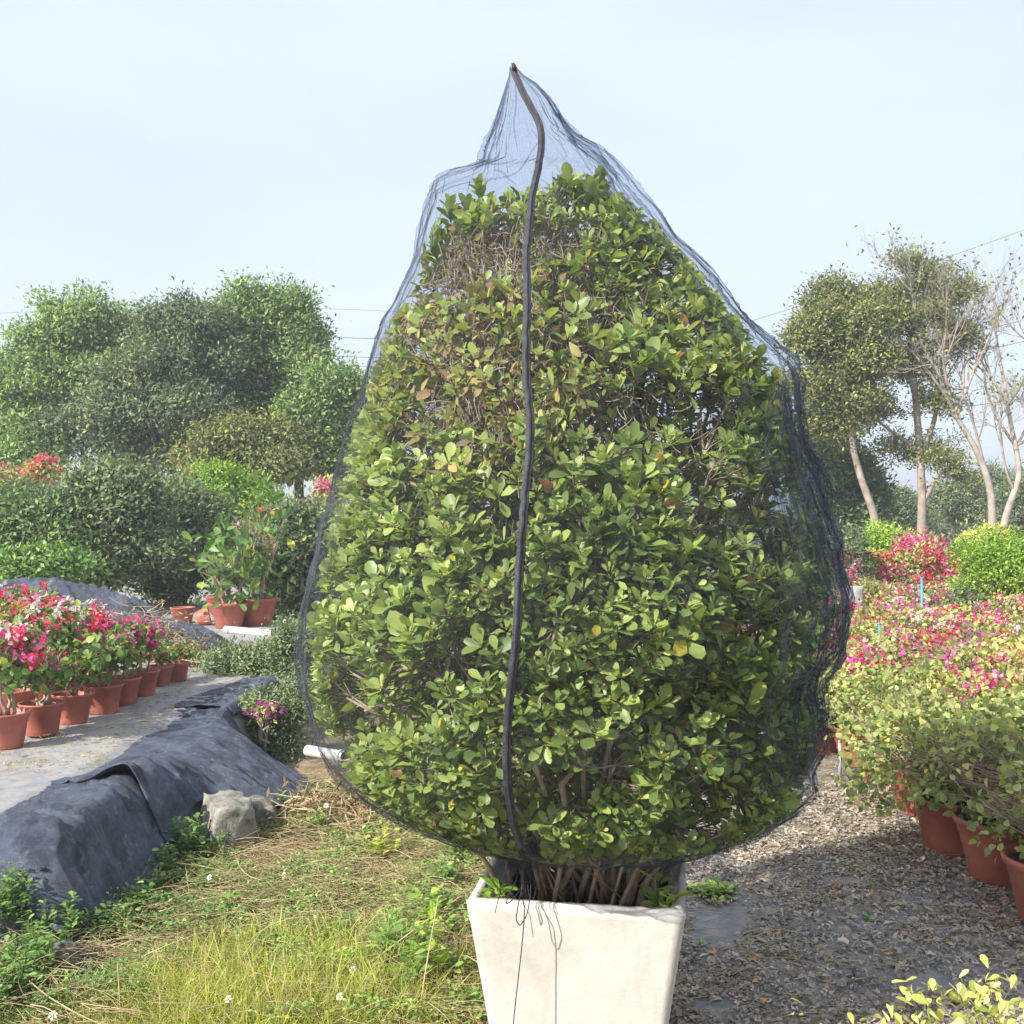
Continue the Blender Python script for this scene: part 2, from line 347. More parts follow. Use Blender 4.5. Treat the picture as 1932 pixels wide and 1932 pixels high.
def net_mat():
    m, n, out = mat('black_insect_mesh')
    lw = n.nodes.new('ShaderNodeLayerWeight'); lw.inputs['Blend'].default_value = 0.5
    # share of the surface that threads cover: a weave hides more the flatter you look across it
    mr = n.nodes.new('ShaderNodeMapRange'); mr.inputs[1].default_value = .25; mr.inputs[2].default_value = 1.0
    mr.inputs[3].default_value = .125; mr.inputs[4].default_value = .88; n.links.new(lw.outputs['Facing'], mr.inputs[0])
    pw = n.nodes.new('ShaderNodeMath'); pw.operation = 'POWER'; n.links.new(lw.outputs['Facing'], pw.inputs[0]); pw.inputs[1].default_value = 5.0
    n.links.new(pw.outputs[0], mr.inputs[0]); mr.inputs[1].default_value = 0.0
    geo = n.nodes.new('ShaderNodeNewGeometry')
    no = noise_node(n, 300, 2, .6, geo.outputs['Position'])
    sp = n.nodes.new('ShaderNodeMapRange'); sp.inputs[1].default_value = .35; sp.inputs[2].default_value = .65; sp.inputs[3].default_value = .45; sp.inputs[4].default_value = 1.6
    n.links.new(no.outputs['Fac'], sp.inputs[0])
    mu = n.nodes.new('ShaderNodeMath'); mu.operation = 'MULTIPLY'; mu.use_clamp = True; n.links.new(mr.outputs[0], mu.inputs[0]); n.links.new(sp.outputs[0], mu.inputs[1])
    tr = n.nodes.new('ShaderNodeBsdfTransparent'); tr.inputs[0].default_value = (.925, .947, .978, 1)
    p = n.nodes.new('ShaderNodeBsdfPrincipled'); p.inputs['Base Color'].default_value = (.055, .060, .078, 1); p.inputs['Roughness'].default_value = .75
    p.inputs['Specular IOR Level'].default_value = .2
    mx = n.nodes.new('ShaderNodeMixShader'); n.links.new(mu.outputs[0], mx.inputs[0]); n.links.new(tr.outputs[0], mx.inputs[1]); n.links.new(p.outputs[0], mx.inputs[2])
    n.links.new(mx.outputs[0], out.inputs['Surface'])
    return m
M['net'] = net_mat()

# ================================================================== GROUND AND BED
def smooth(a0, a1, x):
    t = np.clip((x-a0)/(a1-a0), 0, 1); return t*t*(3-2*t)
BEDZ = 0.42
def bed_h(x, y):
    """height of the raised bed (0 on the lower ground)"""
    wob = (vnoise(np.stack([y*1.3, y*0+3, y*0], -1), 5)-.5)*.14
    # near block: steep face; from y>5 a gentler skirt
    edge = -1.88+wob*0.5-.05*smooth(5.0, 8.0, y)
    wid = .30+.55*smooth(4.95, 5.7, y)-.60*smooth(6.1, 6.8, y)
    t = np.clip((edge-x)/wid+1, 0, 1.0)
    near = smooth(0, 1, t)
    front = smooth(3.80, 4.15, y+0.12*(x+2.0))
    h = BEDZ*near*front
    return h
def gz(x, y):
    Pn = np.stack([np.asarray(x)*1.1, np.asarray(y)*1.1, np.asarray(x)*0], -1)
    return (fnoise(Pn, 3)-.5)*.07*smooth(.6, 0.0, np.asarray(x))
def height(x, y):
    x = np.asarray(x, float); y = np.asarray(y, float)
    return np.maximum(bed_h(x, y)-.02, gz(x, y))

def grid_mesh(name, xs, ys, zf, m, **kw):
    X, Y = np.meshgrid(xs, ys); Z = zf(X, Y)
    V = np.stack([X, Y, Z], -1).reshape(-1, 3); nx = len(xs); ny = len(ys)
    i = (np.arange(ny-1)[:, None]*nx+np.arange(nx-1)[None]).ravel()
    F = np.stack([i, i+1, i+nx+1, i+nx], -1)
    mb = MB(); mb.add(V, F); return mb.build(name, m, **kw)
xs = np.concatenate([[-400, -150, -60, -30, -15, -9], np.arange(-6, -3, .25), np.arange(-3, 1, .04), np.arange(1, 7, .5), [9, 15, 30, 60, 150, 400]])
ys = np.concatenate([[-40, -10, -3], np.arange(0, 3, .25), np.arange(3, 9, .04), np.arange(9, 20, .5), [25, 35, 50, 80, 150, 400, 900]])
def gfun(X, Y):
    return np.where(bed_h(X, Y) > .04, gz(X, Y)-.03, gz(X, Y))
o = grid_mesh('ground', xs, ys, gfun, M['ground']); tag(o, kind='structure')
xs = np.concatenate([[-30, -15, -9, -6], np.arange(-5, -2.4, .1), np.arange(-2.4, -1.3, .025)])
ys = np.concatenate([np.arange(3.2, 8, .03), np.arange(8, 20, .25), [22, 26, 32]])
def bfun(X, Y):
    h = bed_h(X, Y); n_ = (fnoise(np.stack([X*2.2, Y*2.2, X*0], -1), 9)-.5)*.03
    return np.where(h > .03, h+n_*smooth(.1, .4, h)-.05*smooth(-2.2, -2.05, X)*(Y < 8.5), -.05)
o = grid_mesh('raised_bed', xs, ys, bfun, M['bed_top']); tag(o, kind='structure')
# path: a sheet of woven fabric over the soil
def pedge(y): return .42-.02*(y-3)+(vnoise(np.stack([y*2.1, y*0, y*0], -1), 21)-.5)*.22
ys = np.arange(1.0, 22, .08); V = []; 
for s in np.linspace(0, 1, 22):
    x = pedge(ys)*(1-s)+(2.6+.5*ys)*s
    V.append(np.stack([x, ys, .006+(fnoise(np.stack([x*3, ys*3, x*0], -1), 31)-.5)*.012], -1))
V = np.array(V); a_, b_ = V.shape[:2]
i = (np.arange(a_-1)[:, None]*b_+np.arange(b_-1)[None]).ravel()
mb = MB(); mb.add(V.reshape(-1, 3), np.stack([i, i+b_, i+b_+1, i+1], -1)); tag(mb.build('path', M['path_fabric']), kind='structure')

# ---------------- woven fabric draped over the bed edge (two sheets)
def drape(name, label, y0, y1, xin, xout, lift, seed, hole=None):
    ys = np.arange(y0, y1, .02); ss = np.linspace(0, 1, 70)
    Y, S = np.meshgrid(ys, ss, indexing='ij')
    xi = xin(ys)[:, None]; xo = xout(ys)[:, None]
    X = xi*(1-S)+xo*S
    Z = height(X, Y)+.014
    f = fnoise(np.stack([X*2.0, Y*3.2, X*0], -1), seed, 4)-.5
    r = 1-np.abs(2*vnoise(np.stack([X*1.2+Y*1.0, Y*7.0-X*2.5, X*0], -1), seed+5)-1)
    Z = Z-.010*smooth(.12, 0, S)+f*.05*smooth(0, .3, S)+.02*r**3*smooth(.35, .6, S)
    X = X+f*.07*smooth(.3, .7, S)
    wr = 1-np.abs(2*fnoise(np.stack([X*4+f*5, Y*9, X*0], -1), seed+9, 3)-1); Z = Z+.028*wr**4*smooth(.1, .3, S); X = X+.018*wr**4*smooth(.4, .7, S)
    if lift is not None: Z = Z+lift(X, Y, S)
    V = np.stack([X, Y, Z], -1); a_, b_ = X.shape
    i = (np.arange(a_-1)[:, None]*b_+np.arange(b_-1)[None]).ravel()
    mb = MB(); mb.add(V.reshape(-1, 3), np.stack([i, i+1, i+b_+1, i+b_], -1))
    o = mb.build(name, M['fabric']); md = o.modifiers.new('thickness', 'SOLIDIFY'); md.thickness = .004
    return tag(o, label, 'weed fabric', 'sheets of dark woven weed fabric')
wb = lambda y, s, a_: (vnoise(np.stack([y*2.7, y*0, y*0], -1), s)-.5)*a_
drape('weed_fabric', 'dark blue woven fabric hanging over the steep nearest corner of the raised bed', 3.72, 4.93,
      lambda y: -2.32+wb(y, 41, .25)-.2*smooth(4.3, 3.8, y), lambda y: -1.56+.10*smooth(4.6, 4.93, y), None, 51)
drape('weed_fabric', 'dark woven fabric sagging from the bed edge down to the concrete block', 4.86, 6.9,
      lambda y: -2.20+wb(y, 43, .3)-.25*smooth(6, 7.2, y), lambda y: -1.62+.80*smooth(5.15, 6.0, y)+wb(y, 44, .05)-.80*smooth(6.15, 6.85, y),
      lambda X, Y, S: .085*smooth(5.75, 4.95, Y)*smooth(.3, .75, S)+.05*smooth(.5, 1, S)*np.exp(-((Y-5.6)/.25)**2), 61)
drape('weed_fabric', 'faded fabric strip along the far end of the raised bed edge', 6.85, 8.6,
      lambda y: -2.35+wb(y, 47, .3), lambda y: -1.86+wb(y, 48, .06), None, 71)

# crumpled fabric heap behind the potted plants at left
def heap(name, label, c, sx, sy, h, seed):
    xs = np.linspace(-1, 1, 90); X, Y = np.meshgrid(xs, xs)
    rr = np.sqrt(X**2+Y**2); Z = h*np.clip(1-rr**2.2, 0, 1)**.6
    r1 = 1-np.abs(2*fnoise(np.stack([X*2.5, Y*3.5, X*0], -1), seed, 3)-1)
    Z = Z*(.55+.6*r1**2)+(fnoise(np.stack([X*7, Y*7, X*0], -1), seed+3)-.5)*.12*h
    Z = np.where(rr > 1, -.05, Z)
    V = np.stack([X*sx, Y*sy, Z], -1).reshape(-1, 3); i = (np.arange(89)[:, None]*90+np.arange(89)[None]).ravel()
    mb = MB(); mb.add(V, np.stack([i, i+1, i+91, i+90], -1)); o = mb.build(name, M['fabric']); o.location = tuple(c)
    return tag(o, label, 'weed fabric')
p = P(60, 1150, 10.6); heap('fabric_heap', 'crumpled dark fabric heaped behind the flowering pots at far left', (p[0], 10.6, BEDZ), 1.5, .9, .62, 81)
p = P(230, 1190, 10.0); heap('fabric_heap', 'low folded dark fabric heap beside the pile of dead stalks', (p[0]+.1, 10.2, BEDZ), .9, .8, .28, 85)

# ================================================================== PLANTER
PC = np.array([.222, 3.135]); PR = R(-9.4)      # planter centre, turn
PT = 0.578
def planter():
    root = empty('planter', (PC[0], PC[1], 0), PR)
    tag(root, 'tall tapered square cream concrete planter holding the netted shrub', 'planter')
    import bmesh
    bm = bmesh.new()
    def ring(h, z): return [bm.verts.new((sx*h, sy*h, z)) for sx, sy in ((-1, -1), (1, -1), (1, 1), (-1, 1))]
    hs = [(.222, 0), (.306, PT), (.268, PT), (.250, PT-.10), (.15, PT-.11)]
    rs = [ring(*h) for h in hs]
    for a_, b_ in zip(rs[:-1], rs[1:]):
        for k in range(4): bm.faces.new((a_[k], a_[(k+1) % 4], b_[(k+1) % 4], b_[k]))
    bm.faces.new(rs[0][::-1]); bm.faces.new(rs[-1])
    bmesh.ops.bevel(bm, geom=[e_ for e_ in bm.edges if all(abs(v.co.z-PT) < 1e-4 for v in e_.verts) or (abs(e_.verts[0].co.z-e_.verts[1].co.z) > .3)], offset=.007, segments=3, affect='EDGES')
    for _ in range(0): pass
    bmesh.ops.subdivide_edges(bm, edges=[e_ for e_ in bm.edges if e_.calc_length() > .2], cuts=24, use_grid_fill=True)
    co = np.array([v.co for v in bm.verts]); d = fnoise(co*9, 91, 4)-.5; d2 = fnoise(co*38, 95, 2)-.5
    for v, k, k2 in zip(bm.verts, d, d2):
        rim = 1 if v.co.z > PT-.012 else .35
        v.co.z += k2*.006*rim; v.co.x += k*.004; v.co.y += k*.006
    me = bpy.data.meshes.new('shell'); bm.to_mesh(me); bm.free(); me.materials.append(M['planter'])
    me.polygons.foreach_set('use_smooth', np.ones(len(me.polygons), bool))
    o = bpy.data.objects.new('shell', me); C.objects.link(o); o.parent = root
    mb = MB(); xs = np.linspace(-.255, .255, 40); X, Y = np.meshgrid(xs, xs)
    Z = PT-.085+(fnoise(np.stack([X*9, Y*9, X*0], -1), 7)-.5)*.06
    i = (np.arange(39)[:, None]*40+np.arange(39)[None]).ravel()
    mb.add(np.stack([X, Y, Z], -1).reshape(-1, 3), np.stack([i, i+1, i+41, i+40], -1)); mb.build('soil', M['soil'], root)
    return root
planter()

# ================================================================== THE SHRUB
D0 = 3.13
def tab(rows):
    a_ = np.array(rows, float); z = CAMH-(a_[:, 0]-HZ)/W0*D0
    cx = ((a_[:, 1]+a_[:, 2])/2-W0/2)/W0*D0; hw = (a_[:, 2]-a_[:, 1])/2/W0*D0
    return z, cx, hw*(1-.035*np.clip(hw/.8, 0, 1))
def lower(z, cx, hw, extra):
    e_ = np.array(extra); return np.concatenate([z, e_[:, 0]]), np.concatenate([cx, e_[:, 1]]), np.concatenate([hw, e_[:, 2]])
FOL = tab([(345, 1060, 1130), (365, 1020, 1150), (395, 940, 1170), (430, 850, 1200), (460, 815, 1255), (500, 800, 1280), (560, 775, 1320), (600, 758, 1338), (650, 728, 1380),
           (700, 708, 1418), (750, 690, 1448), (800, 676, 1470), (900, 648, 1490), (1000, 612, 1508), (1100, 594, 1520), (1200, 584, 1525),
           (1300, 590, 1528), (1380, 612, 1515), (1420, 640, 1500)])
FOL = lower(*FOL, [(.835, .20, .64), (.765, .215, .54), (.705, .225, .42), (.665, .23, .28)])
def prof(T, z):
    zz = T[0][::-1]; return np.interp(z, zz, T[1][::-1]), np.interp(z, zz, T[2][::-1])
def ycen(z): return np.interp(z, [.6, .9, 1.4, 2.4, 3.1], [3.15, 3.12, 3.08, 3.10, 3.12])
def yrat(z): return np.interp(z, [.6, .75, 1.0, 1.6, 2.4, 3.1], [.80, .80, .84, .86, .80, .6])
def fol_pt(z, th, s):
    cx, hw = prof(FOL, z)
    hw = hw*np.interp(z, [.6, .8, 1.1, 1.5, 2.2, 2.7], [.98, 1.04, 1.06, 1.07, 1.07, 1.0])
    k = 1+.34*(fnoise(np.stack([np.cos(th)*2.2, np.sin(th)*2.2, z*2.6], -1), 101, 3)-.5)
    k = np.minimum(np.where(s > .85, k, 1), 1.06)
    return np.stack([cx+hw*k*s*np.cos(th), ycen(z)+hw*yrat(z)*k*s*np.sin(th), z], -1)
NETROWS = [(128, 962, 973), (134, 962, 976), (145, 961, 985), (165, 956, 1012), (195, 948, 1040), (230, 938, 1062), (268, 925, 1092), (285, 918, 1116), (300, 913, 1138), (318, 911, 1154),
           (328, 905, 1162), (338, 880, 1170), (347, 850, 1178), (360, 824, 1190), (385, 816, 1208), (420, 803, 1240), (470, 788, 1272), (500, 783, 1302), (540, 765, 1340), (580, 745, 1370), (620, 718, 1402), (665, 702, 1445),
           (700, 690, 1478), (735, 680, 1490), (770, 673, 1488), (800, 657, 1490), (850, 642, 1502), (920, 624, 1532), (960, 618, 1543), (980, 603, 1549), (1050, 592, 1564), (1110, 578, 1586), (1150, 568, 1582), (1215, 562, 1575),
           (1255, 563, 1545), (1285, 568, 1538), (1350, 583, 1554), (1390, 598, 1547), (1430, 622, 1530)]
NET = tab(NETROWS)
NET = lower(*NET, [(.855, .215, .685), (.785, .23, .60), (.735, .24, .50), (.70, .245, .41), (.675, .24, .30), (.655, .235, .24)])
def inside(V, m_=.010):
    """presses points that would poke through the bag back against its inner side"""
    V = np.array(V, float); cxn, hwn = prof(NET, V[..., 2]); yrn = np.interp(V[..., 2], [.6, .75, 1.0, 1.6, 2.4, 2.65, 3.1], [.86, .86, .90, .92, .88, .62, .5])
    yc = ycen(V[..., 2]); hx = np.maximum(hwn-m_, .02); hy = np.maximum(hwn*yrn-m_, .02)
    q = np.hypot((V[..., 0]-cxn)/hx, (V[..., 1]-yc)/hy); k = np.where((q > 1) & (V[..., 2] > .66), 1/np.maximum(q, 1), 1.0)
    V[..., 0] = cxn+(V[..., 0]-cxn)*k; V[..., 1] = yc+(V[..., 1]-yc)*k; return V
sh = empty('boxed_shrub', (PC[0], PC[1], PT-.08)); sh.name = 'evergreen_shrub'
tag(sh, 'huge teardrop-shaped evergreen shrub with glossy rounded leaves under the black net', 'shrub')
OFF = np.array([PC[0], PC[1], PT-.08])
z_all = np.linspace(.72, 2.68, 400); hw_all = prof(FOL, z_all)[1]
pz = hw_all/hw_all.sum()
N_R = 9400
zr = rng.choice(z_all, N_R, p=pz)+rng.normal(size=N_R)*.01
th = rng.uniform(0, 2*math.pi, N_R)
# more shoots on the side the camera sees
th = np.where(rng.random(N_R) < .35, rng.uniform(math.pi*1.02, math.pi*1.98, N_R), th)
s = np.where(rng.random(N_R) < .62, rng.uniform(.86, 1.0, N_R), rng.uniform(.25, .88, N_R))
RP = inside(fol_pt(zr, th, s), .045)
cx, hw = prof(FOL, zr)
upx = W0/2+RP[:, 0]/RP[:, 1]*W0; upv = HZ-(RP[:, 2]-CAMH)/RP[:, 1]*W0
# where the plant is dying back: the upper left
dead = np.clip(1.15-np.hypot((RP[:, 0]+.09)/.38, (RP[:, 2]-2.15)/.42), 0, 1)
dead = np.clip(dead*1.6, 0, 1)*smooth(-.1, .12, .30-RP[:, 0])
keep = (rng.random(N_R) > .12*dead) 
gap = fnoise(RP*4.2, 120, 2); keep &= ((gap > .41) | (s < .84)); keep &= ~((zr > 2.52) & (rng.random(N_R) < .55))
RP, zr, th, s, dead = RP[keep], zr[keep], th[keep], s[keep], dead[keep]; nR = len(RP)
out_d = nrm(np.stack([np.cos(th), np.sin(th)*.9, np.interp(zr, [.7, 1.1, 2.5, 2.75], [-.25, .15, .6, 1.2])], -1))
axis = nrm(out_d*.62+np.array([0, 0, .80])+rng.normal(size=(nR, 3))*.36)
# limbs -> branches -> twigs
base = np.array([PC[0], PC[1]+.0, PT-.08])
mbL = MB(); nodes = []
for k in range(64):
    z = rng.choice(z_all, p=pz); t_ = rng.uniform(0, 2*math.pi); 
    if k % 2: t_ = rng.uniform(math.pi*1.05, math.pi*1.95)
    tip = fol_pt(np.array([z]), np.array([t_]), np.array([.86]))[0]
    b0 = base+np.array([rng.normal()*.09, rng.normal()*.07, 0]); ss = np.linspace(0, 1, 12)[:, None]
    mid = b0*.5+tip*.5; mid[:2] = b0[:2]*.62+tip[:2]*.38; mid[2] += .05
    pts = b0*(1-ss)**2+2*mid*ss*(1-ss)+tip*ss**2+(np.stack([vnoise(np.c_[ss*4, ss*0+k, ss*0+j], 7) for j in range(3)], -1)-.5)*.07*ss
    r0 = rng.uniform(.005, .012); tube(mbL, pts, np.linspace(r0, .0035, 12), 6)
    nodes.append(pts[3:])
nodes = np.concatenate(nodes)
nb = 620; sel = rng.choice(nR, nb, replace=False); tgt = RP[sel]-out_d[sel]*.09
dm = ((tgt[:, None]-nodes[None])**2).sum(-1); inner = np.linalg.norm((nodes-base)*[1, 1, .6], axis=1)
dm = dm+np.where(inner[None] > np.linalg.norm((tgt-base)*[1, 1, .6], axis=1)[:, None]-.05, 5, 0)
st = nodes[dm.argmin(1)]
mbT = MB(); tubes3(mbT, st, tgt, .0055, .0026, .5, seg=4)
n2 = np.concatenate([st*(1-q)+tgt*q for q in (.3, .6, 1.0)]+[nodes])
en = RP; dm = np.full(nR, 9e9); ix = np.zeros(nR, int)
for c0 in range(0, nR, 500):
    d_ = ((en[c0:c0+500, None]-out_d[c0:c0+500, None]*.06-n2[None])**2).sum(-1)
    ix[c0:c0+500] = d_.argmin(1)
tubes3(mbT, n2[ix], en, .0026, .0014, .5, seg=3)
sx_ = rng.integers(0, nR, 2600); tubes3(mbT, RP[sx_]-out_d[sx_]*.10, RP[sx_]*1.0+out_d[sx_]*.0+axis[sx_]*.015+rdir(2600)*.03, .0022, .0010, .5, seg=3)
for pl, dd_, r_ in [([(1060, 1480), (1120, 1400), (1190, 1385), (1250, 1360), (1300, 1330)], 2.60, .010), ([(1150, 1400), (1200, 1330), (1240, 1280), (1275, 1230)], 2.58, .008), ([(1190, 1385), (1260, 1375), (1330, 1350), (1390, 1340)], 2.66, .007),
                    ([(1100, 1420), (1090, 1360), (1060, 1310), (1050, 1260)], 2.56, .007), ([(1230, 960), (1270, 890), (1300, 830)], 2.72, .009), ([(1180, 1020), (1225, 965), (1240, 900)], 2.66, .008), ([(1080, 1180), (1120, 1100), (1130, 1030), (1150, 980)], 2.56, .008),
                    ([(1350, 1250), (1420, 1190), (1480, 1130), (1510, 1090)], 2.84, .009), ([(1300, 1310), (1380, 1230), (1440, 1160)], 2.78, .008), ([(830, 1150), (800, 1080), (770, 1040)], 2.66, .006), ([(900, 1300), (860, 1240), (850, 1180)], 2.60, .006), ([(1090, 700), (1060, 770), (1050, 830)], 2.68, .006),
                    ([(940, 1480), (890, 1420), (860, 1350)], 2.62, .006), ([(1200, 1480), (1290, 1470), (1380, 1440), (1430, 1400)], 2.74, .006), ([(1000, 1420), (1030, 1330), (1040, 1230), (1075, 1180)], 2.54, .008)]:
    q = np.array([P(u, v, dd_+.02*k_) for k_, (u, v) in enumerate(pl)]); t = np.linspace(0, len(q)-1, 14); q = np.stack([np.interp(t, np.arange(len(q)), q[:, j_]) for j_ in range(3)], -1)
    q[1:-1] = (q[:-2]+2*q[1:-1]+q[2:])/4; back = base+(q[0]-base)*.55; q = np.vstack([[back], q]); tube(mbL, q, np.linspace(r_, r_*.35, 15), 6)
    nodes = np.concatenate([nodes, q[2:], q[2:]]); i1 = rng.integers(3, 15, 10); tubes3(mbL, q[i1], q[i1]+nrm(rdir(10)+[0, -.3, .8])*.09, .003, .0016, seg=3)
mbL.build('stem', M['twig'], sh, OFF); mbT.V = [inside(v) for v in mbT.V]; mbT.build('branches', M['twig'], sh, OFF)
# leaves in rosettes
mbF = MB(); mbD = MB()
nl = rng.integers(5, 9, nR); idx = np.repeat(np.arange(nR), nl); k = np.concatenate([np.arange(q) for q in nl]); n = len(idx)
ax = axis[idx]; A = nrm(np.cross(ax, np.array([.2, .3, .9]))); B = np.cross(ax, A)
phi = k*2.4+rng.uniform(0, 6.28, nR)[idx]+rng.normal(size=n)*.2
frac = k/nl[idx]                                    # 0 = oldest, outermost
opn = np.interp(frac, [0, 1], [1.25, .38])+rng.normal(size=n)*.15
rad = A*np.cos(phi)[:, None]+B*np.sin(phi)[:, None]
D = ax*np.cos(opn)[:, None]+rad*np.sin(opn)[:, None]
Nn = ax*np.sin(opn)[:, None]-rad*np.cos(opn)[:, None]+rng.normal(size=(n, 3))*.15
size = np.clip(rng.lognormal(.0, .27, nR), .55, 1.6)[idx]
L = np.interp(frac, [0, .5, 1], [.035, .043, .020])*size*rng.uniform(.75, 1.15, n)
pos = RP[idx]-ax*((1-frac)*.022)[:, None]+rad*.004
age = np.clip(rng.beta(1.3, 1.3, nR)*.7+.5*(fnoise(RP*2.6, 140, 2)-.3), 0, 1)[idx]
t_ = np.clip(.10+.46*frac+.44*(age-.3)+rng.normal(size=n)*.10+.10*smooth(.3, -.7, pos[:, 0]), 0, .82)  # last term: sunlight from the left painted in as paler leaf tint
yl = rng.random(n); t_ = np.where(yl < .012, .9, t_); t_ = np.where((yl > .012) & (yl < .018), 1.0, t_)
dl = dead[idx]; isdead = rng.random(n) < dl*.62
drop = rng.random(n) < dl*.10
a_ = ~isdead & ~drop
WF = L*rng.uniform(.40, .64, n); hh_ = rng.random(n)
for lo_, hi_, bd_ in ((0, .45, .10), (.45, .8, .30), (.8, 1.01, -.12)):
    q_ = a_ & (hh_ >= lo_) & (hh_ < hi_); leaves(mbF, pos[q_], D[q_], Nn[q_], L[q_], WF[q_], t_[q_], LEAF_FINE, bd_)
a_ = isdead & ~drop
D2 = nrm(D+np.array([0, 0, -.8])+rng.normal(size=(n, 3))*.4)
leaves(mbD, pos[a_], D2[a_], Nn[a_]+rng.normal(size=(a_.sum(), 3))*.5, L[a_]*.85, (L*rng.uniform(.2, .5, n))[a_], rng.uniform(0, 1, a_.sum()), LEAF_FINE, .4)
# tall shoots that stick out at the top
for (u, v, m_, h_) in [(905, 350, 9, .16), (880, 385, 7, .12), (850, 382, 6, .12), (815, 425, 9, .14), (800, 470, 6, .16), (960, 375, 8, .10), (925, 400, 7, .08), (1130, 335, 10, .16), (1090, 352, 8, .10), (1115, 350, 8, .12),
                       (1060, 350, 6, .08), (1185, 380, 9, .14), (1200, 400, 9, .16), (1230, 430, 9, .16), (1215, 440, 8, .12), (1290, 500, 7, .10), (1320, 560, 8, .1), (1010, 380, 7, .10), (1140, 400, 8, .1), (1245, 470, 8, .12)]:
    c = P(u, v, 3.1+rng.normal()*.08); ax1 = nrm(np.array([(u-1010)/900+rng.normal()*.1, rng.normal()*.15, 1.0]))
    tubes3(mbT, [c-ax1*(h_+.15)], [c], .003, .0015); mt2 = MB(); tubes3(mt2, [c-ax1*(h_+.2)], [c], .0034, .0016, seg=4); 
    mbT2 = globals().setdefault('mbT2', MB()); tubes3(mbT2, [c-ax1*(h_+.2)], [c], .0034, .0016, seg=4)
    q = m_*4; kk = np.arange(q); f_ = kk/q; ph = kk*2.4+rng.uniform(0, 6); A1 = nrm(np.cross(ax1, [.2, .9, .1])); B1 = np.cross(ax1, A1)
    op = np.interp(f_, [0, 1], [1.25, .35])+rng.normal(size=q)*.15
    rd = A1*np.cos(ph)[:, None]+B1*np.sin(ph)[:, None]
    D_ = ax1*np.cos(op)[:, None]+rd*np.sin(op)[:, None]; N_ = ax1*np.sin(op)[:, None]-rd*np.cos(op)[:, None]
    Ls = np.interp(f_, [0, .6, 1], [.042, .054, .036])*rng.uniform(.8, 1.2, q)
    leaves(mbF, c-ax1*((1-f_)*h_)[:, None], D_, N_, Ls, Ls*.55, np.clip(.05+.35*f_+rng.normal(size=q)*.1, 0, .8), LEAF_FINE)
mbT2.build('shoots', M['twig'], sh, OFF)
mbF.V = [inside(v) for v in mbF.V]; mbD.V = [inside(v) for v in mbD.V]; mbF.build('foliage', M['shrub_leaf'], sh, OFF); mbD.build('dry_foliage', M['dry_leaf'], sh, OFF)
# tangle of dead twigs in the dying upper left
nt_ = 5200; zz = rng.normal(2.13, .24, nt_); xx = rng.normal(-.03, .22, nt_)
cx, hw = prof(FOL, np.clip(zz, .8, 2.6)); q = np.clip((xx-cx)/hw, -.95, .95); sg = np.where(rng.random(nt_) < .7, -1, 1)
yy = ycen(zz)+sg*hw*yrat(zz)*np.sqrt(1-q**2)*rng.uniform(.7, .98, nt_)
a0 = np.stack([xx, yy, zz], -1); ok = (zz < 2.58) & (np.abs(xx-cx) < hw*.95)
a0 = a0[ok]; a1 = a0+rdir(len(a0))*rng.uniform(.03, .10, len(a0))[:, None]*[.6, .6, 1]+(np.array([.05, 3.1, 2.1])-a0)*.08
mb = MB(); tubes3(mb, a0, a1, .0015, .0008, .5, seg=3); mb.V = [inside(v) for v in mb.V]; mb.build('dead_twigs', M['twig'], sh, OFF)
# thick dry stems standing in the planter mouth
mb = MB()
for k in range(27):
    x = rng.uniform(-.02, .46); y = rng.uniform(2.98, 3.2); r_ = rng.uniform(.002, .006); lean = rng.normal()*.17
    p0 = np.array([x, y, PT-.09]); p1 = np.array([x+lean+(x-.23)*.4, y+rng.normal()*.05, PT+rng.uniform(.10, .22)])
    ss = np.linspace(0, 1, 5)[:, None]; tube(mb, p0*(1-ss)+p1*ss+(rng.normal(size=(5, 3))*.006), np.linspace(r_, r_*.6, 5), 5)
mb.build('lower_stems', M['dead_twig'], sh, OFF)

# ================================================================== THE NET
nth = 560; zt = NET[0]; 
# rows with even spacing along z
zrow = np.concatenate([np.linspace(zt[0], 1.0, 330), np.linspace(1.0, .655, 70)[1:]])
thn = np.linspace(0, 2*math.pi, nth, endpoint=False)
TH, ZZ = np.meshgrid(thn, zrow)
cx, hw = prof(NET, ZZ)
ct, s_t = np.cos(TH), np.sin(TH)
yr = np.interp(ZZ, [.6, .75, 1.0, 1.6, 2.4, 2.65, 3.1], [.86, .86, .90, .92, .88, .62, .5])
def ridge(Pn, s_, p_=3): return (1-np.abs(2*fnoise(Pn, s_, 2)-1))**p_
tilt = ZZ*1.2
right = smooth(.15, .8, ct)*smooth(.95, 1.15, ZZ)*smooth(2.3, 2.0, ZZ)
topz = smooth(2.35, 2.75, ZZ)
lo = smooth(.95, .75, ZZ)
wv = np.stack([fnoise(np.stack([ct*2.2, s_t*2.2, ZZ*2.4], -1), 300+q_, 3)-.5 for q_ in range(3)], -1)
f5 = ridge(np.stack([ct*3.1, s_t*3.1, ZZ*3.3], -1)+wv*2.6, 310, 11)
f6 = ridge(np.stack([ct*5.5+ZZ*1.5, s_t*5.5, ZZ*2.0], -1)+wv*3.5, 320, 12)
f1 = ridge(np.stack([ct*4.2, s_t*4.2, ZZ*1.6], -1), 201, 4)
f2 = ridge(np.stack([ct*9+ZZ*2, s_t*9, ZZ*2.3], -1), 211, 4)
f3 = ridge(np.stack([ct*15+ZZ*3, s_t*15-ZZ*2, ZZ*4.0], -1), 221, 3)
f4 = ridge(np.stack([TH*1.2+ZZ*3, s_t*2.0, ZZ*9.0-ct*3], -1), 231, 5)
big = fnoise(np.stack([ct*1.6, s_t*1.6, ZZ*2.1], -1), 241, 2)-.5
